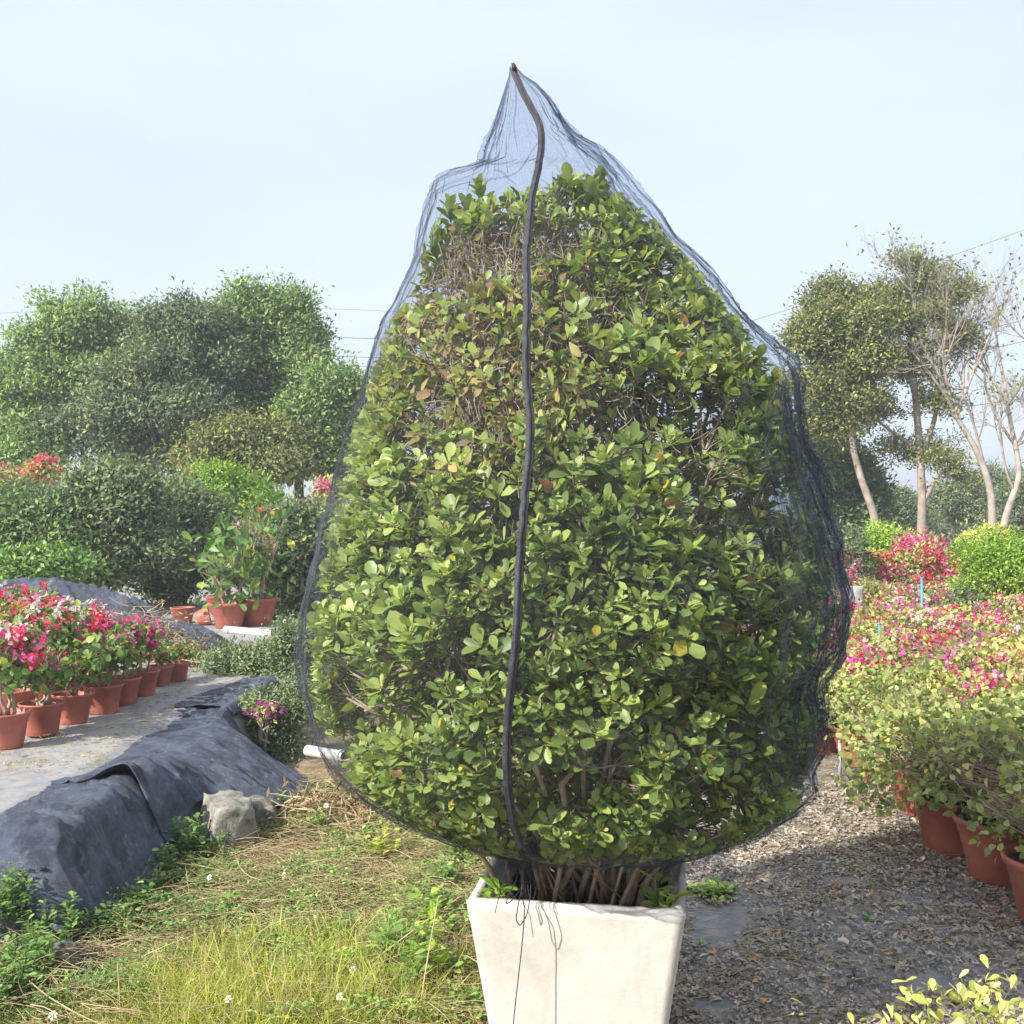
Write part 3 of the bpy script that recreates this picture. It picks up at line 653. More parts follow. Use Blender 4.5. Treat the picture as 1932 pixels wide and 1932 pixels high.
disp = .012*f1+.006*f2*(.4+right)+.005*f3*1.6*right+.006*f4*(.3+.4*topz)+.06*big*(.4+.6*right)-.006+(.014*f5+.012*f6)*(.55+.45*smooth(-.2, .6, ct))*(1+.5*topz)
disp += right*(.018*f2+.014*ridge(np.stack([ct*26+ZZ*4, s_t*26, ZZ*1.6], -1), 251, 2)-.012)
disp += topz*(.035*big+.008*f1)*np.clip(hw/.25, .1, 1)
disp += .018*np.maximum(0, fnoise(np.stack([ct*2.4, s_t*2.4, ZZ*5.5], -1), 360, 1)-.6)*2.5*smooth(-.1, -.6, ct)
disp += lo*(.010*np.sin(TH*46+6*vnoise(np.stack([ct*3, s_t*3, ZZ*0], -1), 5))+.010*np.sin(TH*23+3*ZZ*6))
disp *= np.clip(hw/.16, .08, 1)
dn = disp
X = cx+(hw+dn)*ct; Y = ycen(ZZ)+(hw*yr+dn)*s_t
Zd = ZZ+.012*(fnoise(np.stack([ct*5, s_t*5, ZZ*5], -1), 261, 2)-.5)
NV = np.stack([X, Y, Zd], -1).reshape(-1, 3); nr = len(zrow)
i = np.arange(nr-1)[:, None]*nth; j = np.arange(nth)[None]; j2 = (j+1) % nth
NF = np.stack([i+j, i+nth+j, i+nth+j2, i+j2], -1).reshape(-1, 4)
NB = np.array([PC[0], PC[1], PT])
net = empty('net_cover', tuple(NB)); tag(net, 'black see-through mesh bag with a long front zip pulled over the shrub', 'plant net')
mb = MB(); mb.add(NV, NF); mb.build('mesh_bag', M['net'], net, NB)
# the doubled, bunched cloth down the right side
a0_, b0_ = R(-50), R(40); zs_ = np.linspace(2.02, .93, 170); ts_ = np.linspace(a0_, b0_, 200); T2, Z2 = np.meshgrid(ts_, zs_)
cx2, hw2 = prof(NET, Z2); c2, s2 = np.cos(T2), np.sin(T2); edge_ = smooth(a0_, a0_+.35, T2+.25*(vnoise(np.stack([Z2*5, Z2*0, Z2*0], -1), 8)-.5))
w2_ = np.stack([fnoise(np.stack([c2*2.2, s2*2.2, Z2*2.4], -1), 400+q_, 3)-.5 for q_ in range(3)], -1)
d2_ = -.045+.035*ridge(np.stack([c2*8+Z2*2, s2*8, Z2*1.2], -1)+w2_*2, 330, 3)+.025*ridge(np.stack([c2*19, s2*19, Z2*1.8], -1)+w2_*3, 340, 2)+.02*(fnoise(np.stack([c2*3, s2*3, Z2*3], -1), 350, 2)-.5)
yr2 = np.interp(Z2, [.6, .75, 1.0, 1.6, 2.4, 2.65, 3.1], [.86, .86, .90, .92, .88, .62, .5])
V2 = np.stack([cx2+(hw2+d2_)*c2, ycen(Z2)+(hw2*yr2+d2_)*s2, Z2+.01*w2_[..., 0]], -1).reshape(-1, 3); i = (np.arange(169)[:, None]*200+np.arange(199)[None]).ravel()
mb = MB(); mb.add(V2, np.stack([i, i+1, i+201, i+200], -1)); mb.build('bunched_mesh', M['net'], net, NB)
# seams and creases: doubled cloth that lies on the bag
bvh = BVHTree.FromPolygons([Vector(v) for v in NV], NF.tolist())
camv = Vector((0, 0, CAMH))
def on_net(u, v, back=False):
    d = Vector(P(u, v, 1.0))-camv; d.normalize()
    hit = bvh.ray_cast(camv, d)
    if hit[0] is None: return None, None
    if back:
        h2 = bvh.ray_cast(hit[0]+d*.02, d)
        if h2[0] is not None: hit = h2
    return np.array(hit[0]), np.array(hit[1])
def path_on_net(pts, step=5, back=False, smoothn=5):
    pts = np.array(pts, float); seg = np.r_[0, np.cumsum(np.hypot(*np.diff(pts, axis=0).T))]; t = np.arange(0, seg[-1], step)
    # smooth curve through the points
    us = np.interp(t, seg, pts[:, 0]); vs = np.interp(t, seg, pts[:, 1])
    for _ in range(4): us[1:-1] = (us[:-2]+2*us[1:-1]+us[2:])/4; vs[1:-1] = (vs[:-2]+2*vs[1:-1]+vs[2:])/4
    Q = []
    for u, v in zip(us, vs):
        h, nn = on_net(u, v, back)
        if h is not None: Q.append(h)
    Q = np.array(Q)
    for _ in range(smoothn): Q[1:-1] = (Q[:-2]+2*Q[1:-1]+Q[2:])/4
    return Q
def ribbon(mb, Q, prof_, face=None, t=.5):
    T = nrm(np.gradient(Q, axis=0)); Nv = nrm(np.array([0, 0, CAMH])-Q) if face is None else face
    S = nrm(np.cross(T, Nv)); Nv = np.cross(S, T)
    pr = np.array(prof_); V = Q[:, None]+S[:, None]*pr[None, :, :1]+Nv[:, None]*pr[None, :, 1:]
    a_, b_ = V.shape[:2]; i = (np.arange(a_-1)[:, None]*b_+np.arange(b_-1)[None]).ravel()
    mb.add(V.reshape(-1, 3), np.stack([i, i+1, i+b_+1, i+b_], -1), t)
ZIP = [(967, 128), (972, 145), (985, 172), (1000, 200), (1018, 225), (1025, 248), (1022, 285), (1017, 315), (1008, 345), (1001, 380), (998, 420), (996, 450), (992, 490), (995, 540), (994, 600), (992, 660), (992, 710), (998, 750), (1001, 800), (1000, 850),
       (994, 900), (989, 950), (985, 1010), (980, 1080), (978, 1140), (975, 1190), (969, 1250), (963, 1310), (957, 1370), (955, 1430), (958, 1490), (966, 1540), (976, 1580), (984, 1604)]
Q = path_on_net(ZIP, 6, smoothn=30); Q = Q+nrm(np.array([0, 0, CAMH])-Q)*.006
Q = Q+np.stack([(vnoise(np.c_[np.arange(len(Q))*.35, np.arange(len(Q))*0, np.arange(len(Q))*0], 5)-.5)*.003, Q[:, 0]*0, Q[:, 0]*0], -1)
mb = MB(); ribbon(mb, Q, [(-.0105, -.001), (-.0085, .0015), (-.0035, .0005), (-.0028, .003), (-.0008, .0042), (.0008, .0042), (.0028, .003), (.0035, .0005), (.0085, .0015), (.0105, -.001)])
zo = mb.build('zip', M['zip'], net, NB)
# zip teeth and slider
mb = MB(); Qs = Q[:: 1]; 
ss = np.linspace(0, len(Q)-1, int(len(Q)*5)); Qi = np.stack([np.interp(ss, np.arange(len(Q)), Q[:, k_]) for k_ in range(3)], -1)
Nq = nrm(np.array([0, 0, CAMH])-Qi); tubes3(mb, Qi-np.array([.0022, 0, 0])+Nq*.0042, Qi+np.array([.0022, 0, 0])+Nq*.0042, .0009, .0009, .5, bow=np.zeros((len(Qi), 3)), seg=1)
mb.build('teeth', M['cord'], zo, NB)
o = MB(); tube(o, [Q[1]+[0, -.004, .0], Q[1]+[0, -.004, .012], Q[0]+[0, -.004, .01]], [.006, .007, .005], 8); o.build('slider', M['cord'], zo, NB)
# creases
mb = MB()
CRE = [[(1020, 262), (1000, 290), (985, 318), (970, 330), (945, 336), (912, 340), (880, 345), (850, 352), (826, 366)],
       [(930, 322), (945, 318), (955, 335), (975, 350)],
       [(972, 160), (975, 200), (968, 230), (972, 260), (978, 290)],
       [(1050, 200), (1062, 225), (1075, 255), (1090, 285), (1105, 310), (1130, 345)],
       [(1092, 270), (1112, 300), (1140, 320), (1165, 350), (1190, 385), (1215, 405), (1240, 430), (1262, 470), (1280, 520), (1292, 560)],
       [(1250, 430), (1290, 480), (1310, 530), (1350, 580), (1390, 640), (1430, 670), (1470, 705)],
       [(1480, 730), (1470, 780), (1440, 840), (1455, 900), (1480, 960), (1500, 1030), (1540, 1090), (1565, 1130)],
       [(1360, 780), (1400, 830), (1440, 880), (1470, 930), (1490, 980)],
       [(1340, 600), (1380, 660), (1440, 700), (1478, 730)],
       [(1495, 860), (1520, 930), (1535, 1000), (1550, 1060)],
       [(1575, 1130), (1560, 1180), (1545, 1230), (1536, 1260)],
       [(1535, 1150), (1540, 1200), (1536, 1260), (1545, 1310)],
       [(812, 400), (800, 450), (780, 500), (760, 560), (735, 600)],
       [(900, 300), (935, 312), (955, 308), (980, 300)],
       [(700, 670), (685, 730), (692, 790), (700, 800)], [(618, 940), (650, 948), (690, 952), (700, 965)], [(640, 850), (630, 900), (622, 935)],
       [(592, 1000), (588, 1060), (600, 1120), (592, 1180)], [(600, 1380), (640, 1450), (700, 1510), (780, 1560), (860, 1590)],
       [(1160, 1640), (1230, 1640), (1290, 1620), (1350, 1610), (1400, 1590)], [(1410, 1590), (1440, 1530), (1500, 1480), (1535, 1420), (1546, 1350)],
       [(990, 1600), (1020, 1560), (1050, 1530), (1090, 1500)], [(985, 1600), (1000, 1560), (998, 1520)], [(970, 1600), (940, 1570), (915, 1540)]]
for c in CRE:
    try:
        q = path_on_net(c, 6, smoothn=2)
        if len(q) > 3:
            q = q+nrm(np.array([0, 0, CAMH])-q)*.003
            w = .0035*np.sin(np.linspace(.3, 2.9, len(q)))[:, None]
            T = nrm(np.gradient(q, axis=0)); S = nrm(np.cross(T, nrm(np.array([0, 0, CAMH])-q)))
            w = w*(0.6+.9*vnoise(np.c_[np.arange(len(q))*.3, np.arange(len(q))*0+7, np.arange(len(q))*0], 3))[:, None]
            V = np.stack([q-S*w, q-S*w*.3+[0, -.004, 0], q+S*w*.3+[0, -.001, 0], q+S*w], 1); n_ = len(q); i = (np.arange(n_-1)[:, None]*4+np.arange(3)[None]).ravel()
            mb = MB()
            for rep in range(2): mb.add(V.reshape(-1, 3)+np.array([0, -.0015*rep, 0]), np.stack([i, i+1, i+5, i+4], -1))
            mb.build('crease', M['net'], net, NB)
    except Exception as ex: print('crease', ex)
# gathered tail of the bag under the drawstring, and the drawstring itself
mb = MB(); 
for k in range(26):
    t0 = rng.uniform(-1, 1); x = .02+t0*.035+.0; top = np.array([x+t0*.03, 2.905+rng.normal()*.012, .735]); bot = np.array([x*1.0+rng.normal()*.015, 2.90+rng.normal()*.015, .655+rng.uniform(-.02, .02)])
    ss = np.linspace(0, 1, 8)[:, None]; q = top*(1-ss)+bot*ss+np.c_[np.sin(ss*9+k)*.006, np.cos(ss*7+k)*.006, ss*0]
    ribbon(mb, q, [(-.012, 0), (-.004, .004), (.004, -.003), (.012, .002)])
# loose skirt at the right of the planter
ss = np.linspace(0, 1, 60); 
for k in range(3):
    tt = np.linspace(0, 1, 10)[None, :, None]
    top = np.stack([.15+.42*ss, 3.0-.12*np.sin(ss*2.6)-.03*ss, .70+.06*ss], -1)[:, None]
    drop_ = .03+.10*ss[:, None, None]**1.5
    V = top+tt*np.array([.04, -.02, 0])+np.array([0, 0, -1])*drop_*tt+np.stack([np.sin(ss*60+k*2)*.006, np.cos(ss*47+k)*.012, ss*0], -1)[:, None]*tt+np.array([.012*k, -.008*k, .008*k])
    i = (np.arange(59)[:, None]*10+np.arange(9)[None]).ravel(); mb.add(V.reshape(-1, 3), np.stack([i, i+1, i+11, i+10], -1))
mb.build('gathered_hem', M['net'], net, NB)
mb = MB()
def cord(pts, r_=.0016, n_=60):
    pts = np.array(pts, float); t = np.linspace(0, len(pts)-1, n_)
    q = np.stack([np.interp(t, np.arange(len(pts)), pts[:, k_]) for k_ in range(3)], -1)
    for _ in range(5): q[1:-1] = (q[:-2]+2*q[1:-1]+q[2:])/4
    tube(mb, q, r_, 5)
def ring_cord(z, rx, ry):
    t = np.linspace(0, 2*math.pi, 80); cord(np.stack([.235+rx*np.cos(t), 3.145+ry*np.sin(t), z+.01*np.sin(t*3)], -1), .002, 160)
ring_cord(.675, .29, .25)
cord([P(980, 1600, 2.90), P(982, 1640, 2.86), P(985, 1690, 2.80), P(990, 1715, 2.78), P(987, 1760, 2.78), P(983, 1800, 2.785), P(976, 1860, 2.79), P(968, 1932, 2.80), P(966, 2010, 2.83)])
cord([P(985, 1600, 2.90), P(975, 1660, 2.82), P(958, 1690, 2.78), P(955, 1706, 2.775), P(965, 1700, 2.78), P(985, 1675, 2.82), P(995, 1620, 2.88)])
cord([P(1000, 1610, 2.90), P(1002, 1680, 2.79), P(995, 1725, 2.765), P(981, 1748, 2.765), P(973, 1735, 2.77), P(979, 1700, 2.78), P(992, 1650, 2.84)])
cord([P(965, 1615, 2.89), P(950, 1660, 2.83), P(942, 1690, 2.785), P(934, 1722, 2.775)], .0012)
cord([P(1000, 1620, 2.89), P(1012, 1670, 2.82), P(1008, 1695, 2.785), P(998, 1690, 2.79), P(992, 1640, 2.86)], .0012)
mb.build('drawstring', M['cord'], net, NB)

# ================================================================== VEGETATION GENERATORS
def cloud(lobes, n, shell=.55, nz=.25, seed=0, per=7, spread=.10):
    """points clustered in small clumps through the outer part of overlapping lobes"""
    lb = np.asarray(lobes, float); w = (lb[:, 3]*lb[:, 4]+lb[:, 4]*lb[:, 5]+lb[:, 3]*lb[:, 5]); w = w/w.sum()
    m = max(1, n//per); li = rng.choice(len(lb), m, p=w); d = rdir(m)
    r = 1-np.abs(rng.normal(size=m))*.28*shell/.55; r = np.clip(r, .1, 1.04)
    c = lb[li, :3]; rad = lb[li, 3:6]
    k = 1+nz*2*(fnoise((c+d*rad)*1.7/np.mean(rad)*.6+seed, seed, 3)-.5)
    Pc = c+d*rad*(r*k*(1+.35*(rng.random(m) < .12)*rng.random(m)))[:, None]
    # drop clumps buried inside another lobe
    for q in range(len(lb)):
        ins = (((Pc-lb[q, :3])/lb[q, 3:6])**2).sum(1) < .45**2
        ins &= li != q; keep_ = ~ins | (rng.random(len(Pc)) < .25); Pc, d, li, rad = Pc[keep_], d[keep_], li[keep_], rad[keep_]
    cl = rng.random(len(Pc))
    Pn = np.repeat(Pc, per, 0); dd = np.repeat(d, per, 0); tt = np.repeat(cl, per)
    off = rng.normal(size=Pn.shape); off[:, 2] *= .75; Pn = Pn+off*(spread); dd = nrm(dd*.55+off*.55)
    return Pn, dd, tt
def sublobes(lobes, k=9, f=.42, seed=0):
    out_ = []
    for (x, y, z, rx, ry, rz) in lobes:
        d = rdir(k); d[:, 2] = np.abs(d[:, 2])*1.0-.5*(rng.random(k) < .5); rf_ = rng.uniform(.45, 1.42, k); d = nrm(d)*rf_[:, None]
        ff = f*rng.uniform(.75, 1.3, k)*(1.35-.45*rf_); 
        for q in range(k): out_.append((x+d[q, 0]*rx*(1-ff[q]*.7), y+d[q, 1]*ry*(1-ff[q]*.7), z+d[q, 2]*rz*(1-ff[q]*.7), rx*ff[q], ry*ff[q], rz*ff[q]))
    return out_
def foliage_mb(mb, lobes, n, L, ratio=.45, tint=(0.45, .18), tpl=LEAF_MID, up=.3, droop=.0, **kw):
    Pn, d, cl = cloud(lobes, n, **kw); m = len(Pn)
    D = nrm(d*.5+rdir(m)*.8+np.array([0, 0, up-droop])); N_ = nrm(rdir(m)*.55+np.array([0, 0, .6])+d*.9)
    Ls = L*rng.uniform(.65, 1.3, m); t = np.clip(tint[0]+.04+(cl-.5)*.6+rng.normal(size=m)*tint[1], 0, 1)
    leaves(mb, Pn, D, N_, Ls, Ls*ratio, t, tpl); return Pn
def tree(name, label, cat, d, trunk, lobes, n, L, lm, bm='bark', r0=.14, depth=.85, k=22, f=.27, z0=None, group=None, tint=(.45, .18), ratio=.45, droop=0, z_base=0., spread=None, limbs=True, shell=.55):
    """trunk: list of polylines in picture units; lobes: (u, v, ru, rv) in picture units, all at distance d"""
    b = P(trunk[0][0][0], trunk[0][0][1], d); b[2] = z_base
    root = empty(name, tuple(b)); tag(root, label, cat, group)
    lb = []
    for (u, v, ru, rv) in lobes:
        c = P(u, v, d+rng.normal()*.25*ru/W0*d); lb.append((c[0], c[1], c[2], ru/W0*d, (ru+rv)/2/W0*d*depth, rv/W0*d))
    sl = sublobes(lb, k, f)
    mb = MB(); ends = []
    for ti, pl in enumerate(trunk):
        q = np.array([P(u, v, d) for (u, v) in pl]); 
        if ti == 0 and q[0][2] > z_base: q = np.vstack([[q[0][0], q[0][1], z_base-.1], q])
        t = np.linspace(0, len(q)-1, 6*len(q)); q2 = np.stack([np.interp(t, np.arange(len(q)), q[:, j_]) for j_ in range(3)], -1)
        for _ in range(4): q2[1:-1] = (q2[:-2]+2*q2[1:-1]+q2[2:])/4
        rr = r0*(1 if ti == 0 else .6); tube(mb, q2, np.linspace(rr, rr*(.5 if ti == 0 else .3), len(q2)), 8); ends.append(q2[len(q2)//2:])
    mb.build('trunk', M[bm], root, b)
    if limbs and lb:
        nd = np.concatenate(ends); mb = MB(); la = np.array(lb)
        for c in la:
            s_ = nd[((nd-c[:3])**2).sum(1).argmin()]; ss = np.linspace(0, 1, 7)[:, None]; q = s_*(1-ss)+c[:3]*ss+np.array([0, 0, .15])*(4*ss*(1-ss))*np.linalg.norm(c[:3]-s_)*.4
            tube(mb, q, np.linspace(r0*.35, r0*.16, 7), 5)
        sa = np.array(sl); ci = np.repeat(np.arange(len(la)), k); tubes3(mb, la[ci, :3], sa[:, :3]+(sa[:, :3]-la[ci, :3])*.4, r0*.16, r0*.04, .5, seg=4)
        i1 = rng.integers(0, len(sa), len(sa)*5); tubes3(mb, sa[i1, :3], sa[i1, :3]+rdir(len(i1))*sa[i1, 3:6]*.95, r0*.06, r0*.02, .5, seg=2)
        mb.build('limbs', M[bm], root, b)
    if n:
        mb = MB(); foliage_mb(mb, sl, int(n*1.9), L*.70, ratio, tint, droop=droop, seed=len(label), shell=shell, spread=spread if spread else L*1.25, per=34)
        mb.build('crown', M[lm], root, b)
    return root

# ================================================================== TREES AT LEFT
tree('broadleaf_tree', 'dense tree at far left edge whose crown starts below its neighbour', 'tree', 24.5, [[(25, 1010), (30, 900), (35, 800)]],
     [(20, 730, 60, 60), (60, 790, 65, 70), (15, 830, 60, 60), (80, 860, 60, 50), (10, 900, 60, 40)], 24000, .17, 'tree_leaf_bright', 'dark_bark', tint=(.52, .2))
tree('broadleaf_tree', 'tall rounded bright green tree second from the left edge', 'tree', 25.5, [[(165, 1010), (160, 880), (155, 760)]],
     [(150, 625, 68, 62), (95, 655, 60, 58), (215, 650, 50, 60), (150, 720, 80, 70), (65, 700, 50, 50), (230, 720, 50, 60), (140, 800, 90, 60)], 34000, .17, 'tree_leaf_bright', 'dark_bark', tint=(.56, .2))
tree('broadleaf_tree', 'greyish green tree filling the gap between the two tallest crowns at left', 'tree', 24.0, [[(320, 1010), (325, 880), (335, 760)]],
     [(305, 625, 38, 48), (360, 620, 50, 48), (300, 700, 70, 70), (390, 690, 60, 70), (250, 770, 80, 70), (340, 790, 80, 60), (180, 820, 80, 60), (270, 860, 90, 60), (400, 620, 30, 40)], 40000, .16, 'tree_leaf_grey', 'dark_bark', tint=(.52, .2))
tree('broadleaf_tree', 'tallest tree at left with its crown rising beside the power lines', 'tree', 25.0, [[(500, 1010), (498, 880), (490, 740)]],
     [(505, 590, 70, 52), (450, 620, 55, 50), (560, 640, 42, 55), (500, 670, 90, 60), (575, 690, 45, 45), (420, 700, 55, 60), (530, 760, 75, 50), (440, 790, 60, 50)], 34000, .17, 'tree_leaf_bright', 'dark_bark', tint=(.50, .2))
tree('broadleaf_tree', 'lower rounded tree half behind the left edge of the net', 'tree', 23.5, [[(565, 960), (563, 880), (570, 800)]],
     [(635, 740, 48, 45), (600, 790, 60, 60), (650, 820, 55, 60), (580, 860, 70, 50), (640, 890, 50, 40)], 22000, .16, 'tree_leaf_bright', 'dark_bark', tint=(.50, .2))
tree('broadleaf_tree', 'olive yellow tree low in front of the tallest left tree', 'tree', 22.5, [[(460, 1000), (465, 920), (470, 860)]],
     [(440, 830, 60, 35), (510, 825, 60, 40), (470, 870, 80, 45), (540, 880, 50, 40), (400, 870, 50, 40)], 18000, .15, 'tree_leaf_olive', 'dark_bark', tint=(.5, .2), droop=.5)
# hedge-like row of small dark trees standing on the bed
HEDGE = [('broad dark bushy tree at left edge above the fabric heap', 60, 14.3, [(20, 1000, 70, 45), (90, 990, 70, 50), (130, 1040, 60, 55), (60, 1040, 70, 45)], 'tree_leaf', 18000),
         ('dark bushy tree between the spiky palms and the red pot on the grass', 200, 14.8, [(180, 950, 70, 60), (240, 940, 70, 55), (210, 1010, 80, 65), (270, 1050, 70, 60), (190, 1080, 60, 50)], 'tree_leaf_grey', 24000),
         ('grey green bushy tree behind the potted jade plants', 350, 16.0, [(320, 960, 70, 50), (370, 1000, 65, 60), (310, 1040, 70, 60), (390, 1070, 55, 60), (330, 1110, 60, 40)], 'tree_leaf_grey', 24000),
         ('dark narrow bushy tree right of the potted jade plants beside the net', 545, 14.0, [(560, 1010, 50, 40), (540, 1060, 50, 55), (570, 1110, 45, 60), (535, 1150, 35, 40), (590, 1040, 40, 50)], 'tree_leaf_grey', 20000)]
for lab, u, d, lbs, lm_, n_ in HEDGE:
    tree('bushy_tree', lab, 'tree', d, [[(u, 1130), (u+4, 1060)]], lbs, n_, .115, lm_, 'dark_bark', r0=.05, z_base=BEDZ if u < 500 else 0, group='dark bushy trees behind the raised bed', tint=(.58, .2))
tree('round_bush', 'bright green clipped bush in front of the tallest left tree', 'bush', 19.0, [[(430, 1000), (432, 960)]],
     [(400, 925, 42, 38), (450, 940, 50, 38), (490, 965, 38, 32), (420, 960, 50, 35)], 16000, .10, 'lime_leaf', 'dark_bark', r0=.05, tint=(.35, .17))
def flowerbush(label, u, v, ru, rv, d, cols, n=2500, leaf='olive_leaf', nl_=2500, zb=BEDZ, L=.07, cat='flowering bush', name='flowering_bush', group=None, leaf_t=(.45, .2), fl=1.0):
    b = P(u, v, d); b[2] = zb; root = empty(name, tuple(b)); tag(root, label, cat, group)
    c = P(u, v, d); lb = [(c[0], c[1], c[2], ru/W0*d, (ru+rv)/2/W0*d, rv/W0*d)]; sl = sublobes(lb, 12, .42)+lb
    mb = MB(); ct_ = c.copy(); ct_[2] -= rv/W0*d*.3
    for q in range(5): 
        ss = np.linspace(0, 1, 6)[:, None]; e_ = np.array(sl[q][:3]); tube(mb, b*(1-ss)+e_*ss+rng.normal(size=(6, 3))*.015, np.linspace(min(.025, ru/W0*d*.12), .004, 6), 5)
    mb.build('stem', M['bark'], root, b)
    if nl_:
        mb = MB(); foliage_mb(mb, sl, nl_, L, .5, leaf_t, spread=L*.9); mb.build('foliage', M[leaf], root, b)
    for (cm, fr) in cols:
        sub = [sl[q] for q in rng.choice(len(sl), max(3, int(len(sl)*.6)), replace=False)]
        sub = [(x, y, z+rz*.12, rx*1.1, ry*1.1, rz*1.1) for x, y, z, rx, ry, rz in sub]
        for sb_ in sub:
            mb = MB(); foliage_mb(mb, [sb_], max(9, int(n*fr/len(sub))), L*.75, .8, (.45, .22), spread=L*.6, per=9); mb.build('flower_cluster', M[cm], root, b)
    return root
flowerbush('crimson flowering bush above the spiky palms at far left', 85, 895, 35, 28, 20, [('red', .8)], 900, nl_=900, L=.09)
flowerbush('faded pink flowering bush cut by the left photo edge', 10, 900, 40, 22, 20.5, [('magenta', .3)], 900, nl_=900, L=.09)
flowerbush('small magenta flowering bush left of the bright clipped bush', 362, 915, 22, 22, 19.5, [('purple', .9)], 800, nl_=700, L=.08)
flowerbush('dusky red flowering bush right of the bright clipped bush', 522, 975, 26, 16, 18, [('red', .8)], 900, nl_=500, L=.07, zb=0)
flowerbush('purple flowering bush close to the left edge of the net', 575, 968, 28, 20, 17.5, [('purple', .8)], 900, nl_=900, L=.07, zb=0)
flowerbush('tall pink flowering bush at the net edge under the rounded tree', 622, 935, 26, 34, 18.5, [('magenta', .7)], 1000, nl_=1200, L=.08, zb=0)
# spiky palms
def cycad(label, u, v, d, r):
    c = P(u, v, d); root = empty('spiky_palm', (c[0], c[1], BEDZ)); tag(root, label, 'palm', 'spiky palms at left'); b = np.array([c[0], c[1], BEDZ])
    mb = MB(); tube(mb, [b, b*.5+c*.5+[.02, 0, 0], c], [.09, .08, .07], 8); mb.build('trunk', M['dark_bark'], root, b)
    mb = MB()
    for k_ in range(46):
        a_ = k_*2.4; el = rng.uniform(.1, 1.3); dd = np.array([math.cos(a_)*math.cos(el), math.sin(a_)*math.cos(el), math.sin(el)])
        ss = np.linspace(0, 1, 16)[:, None]; q = c+dd*r*ss+np.array([0, 0, -1])*.35*r*ss**2
        tube(mb, q, np.linspace(.006, .002, 16), 3, .4); T = nrm(np.gradient(q, axis=0)); S = nrm(np.cross(T, [0, 0, 1]))
        for sg in (-1, 1): leaves(mb, q[2:], T[2:]*.8+S[2:]*sg, np.tile([0, 0, 1.], (14, 1)), r*.22, .012, rng.uniform(.2, .6, 14))
    mb.build('fronds', M['tree_leaf'], root, b)
cycad('spiky palm at the far left edge below the faded pink bush', 25, 945, 15.0, .62)
cycad('spiky palm beside the left flowering bush, right of its twin', 118, 935, 15.5, .50)

# ================================================================== TREES AT RIGHT
tree('broadleaf_tree', 'leafy tree behind the right edge of the net with a curved pale trunk', 'tree', 24.0, [[(1655, 1010), (1648, 965), (1625, 905), (1610, 850), (1598, 780), (1590, 700)], [(1640, 800), (1625, 700), (1600, 620)]],
     [(1560, 590, 50, 40), (1535, 650, 48, 45), (1520, 720, 42, 45), (1600, 620, 50, 50), (1560, 760, 60, 50), (1620, 690, 52, 55), (1530, 810, 40, 30), (1600, 820, 50, 40), (1580, 700, 60, 60), (1640, 760, 35, 40), (1640, 610, 45, 45), (1510, 640, 30, 35), (1655, 690, 40, 45), (1580, 545, 40, 25)],
     24000, .14, 'tree_leaf_olive', 'bark', r0=.11, tint=(.5, .2), k=22, f=.27, shell=.9)
tree('broadleaf_tree', 'tall forked tree with a thin high crown right of the leafy one', 'tree', 24.5, [[(1738, 1015), (1740, 950), (1738, 900), (1735, 840), (1728, 760), (1722, 680), (1720, 600)], [(1742, 945), (1765, 905), (1790, 880)], [(1737, 860), (1765, 790), (1770, 720), (1785, 640)], [(1735, 850), (1690, 820), (1650, 790)], [(1726, 740), (1700, 660), (1690, 590)]],
     [(1690, 560, 50, 38), (1750, 540, 55, 45), (1710, 620, 55, 45), (1660, 600, 40, 40), (1770, 600, 45, 45), (1760, 860, 60, 38), (1690, 850, 40, 30), (1800, 900, 40, 25), (1730, 690, 50, 40), (1800, 550, 35, 45), (1690, 700, 45, 50), (1630, 560, 35, 30), (1720, 500, 45, 25), (1810, 640, 35, 45), (1770, 760, 40, 40), (1665, 780, 30, 30)],
     17000, .125, 'tree_leaf_olive', 'bark', r0=.12, tint=(.5, .2), k=20, f=.24, shell=1.0)
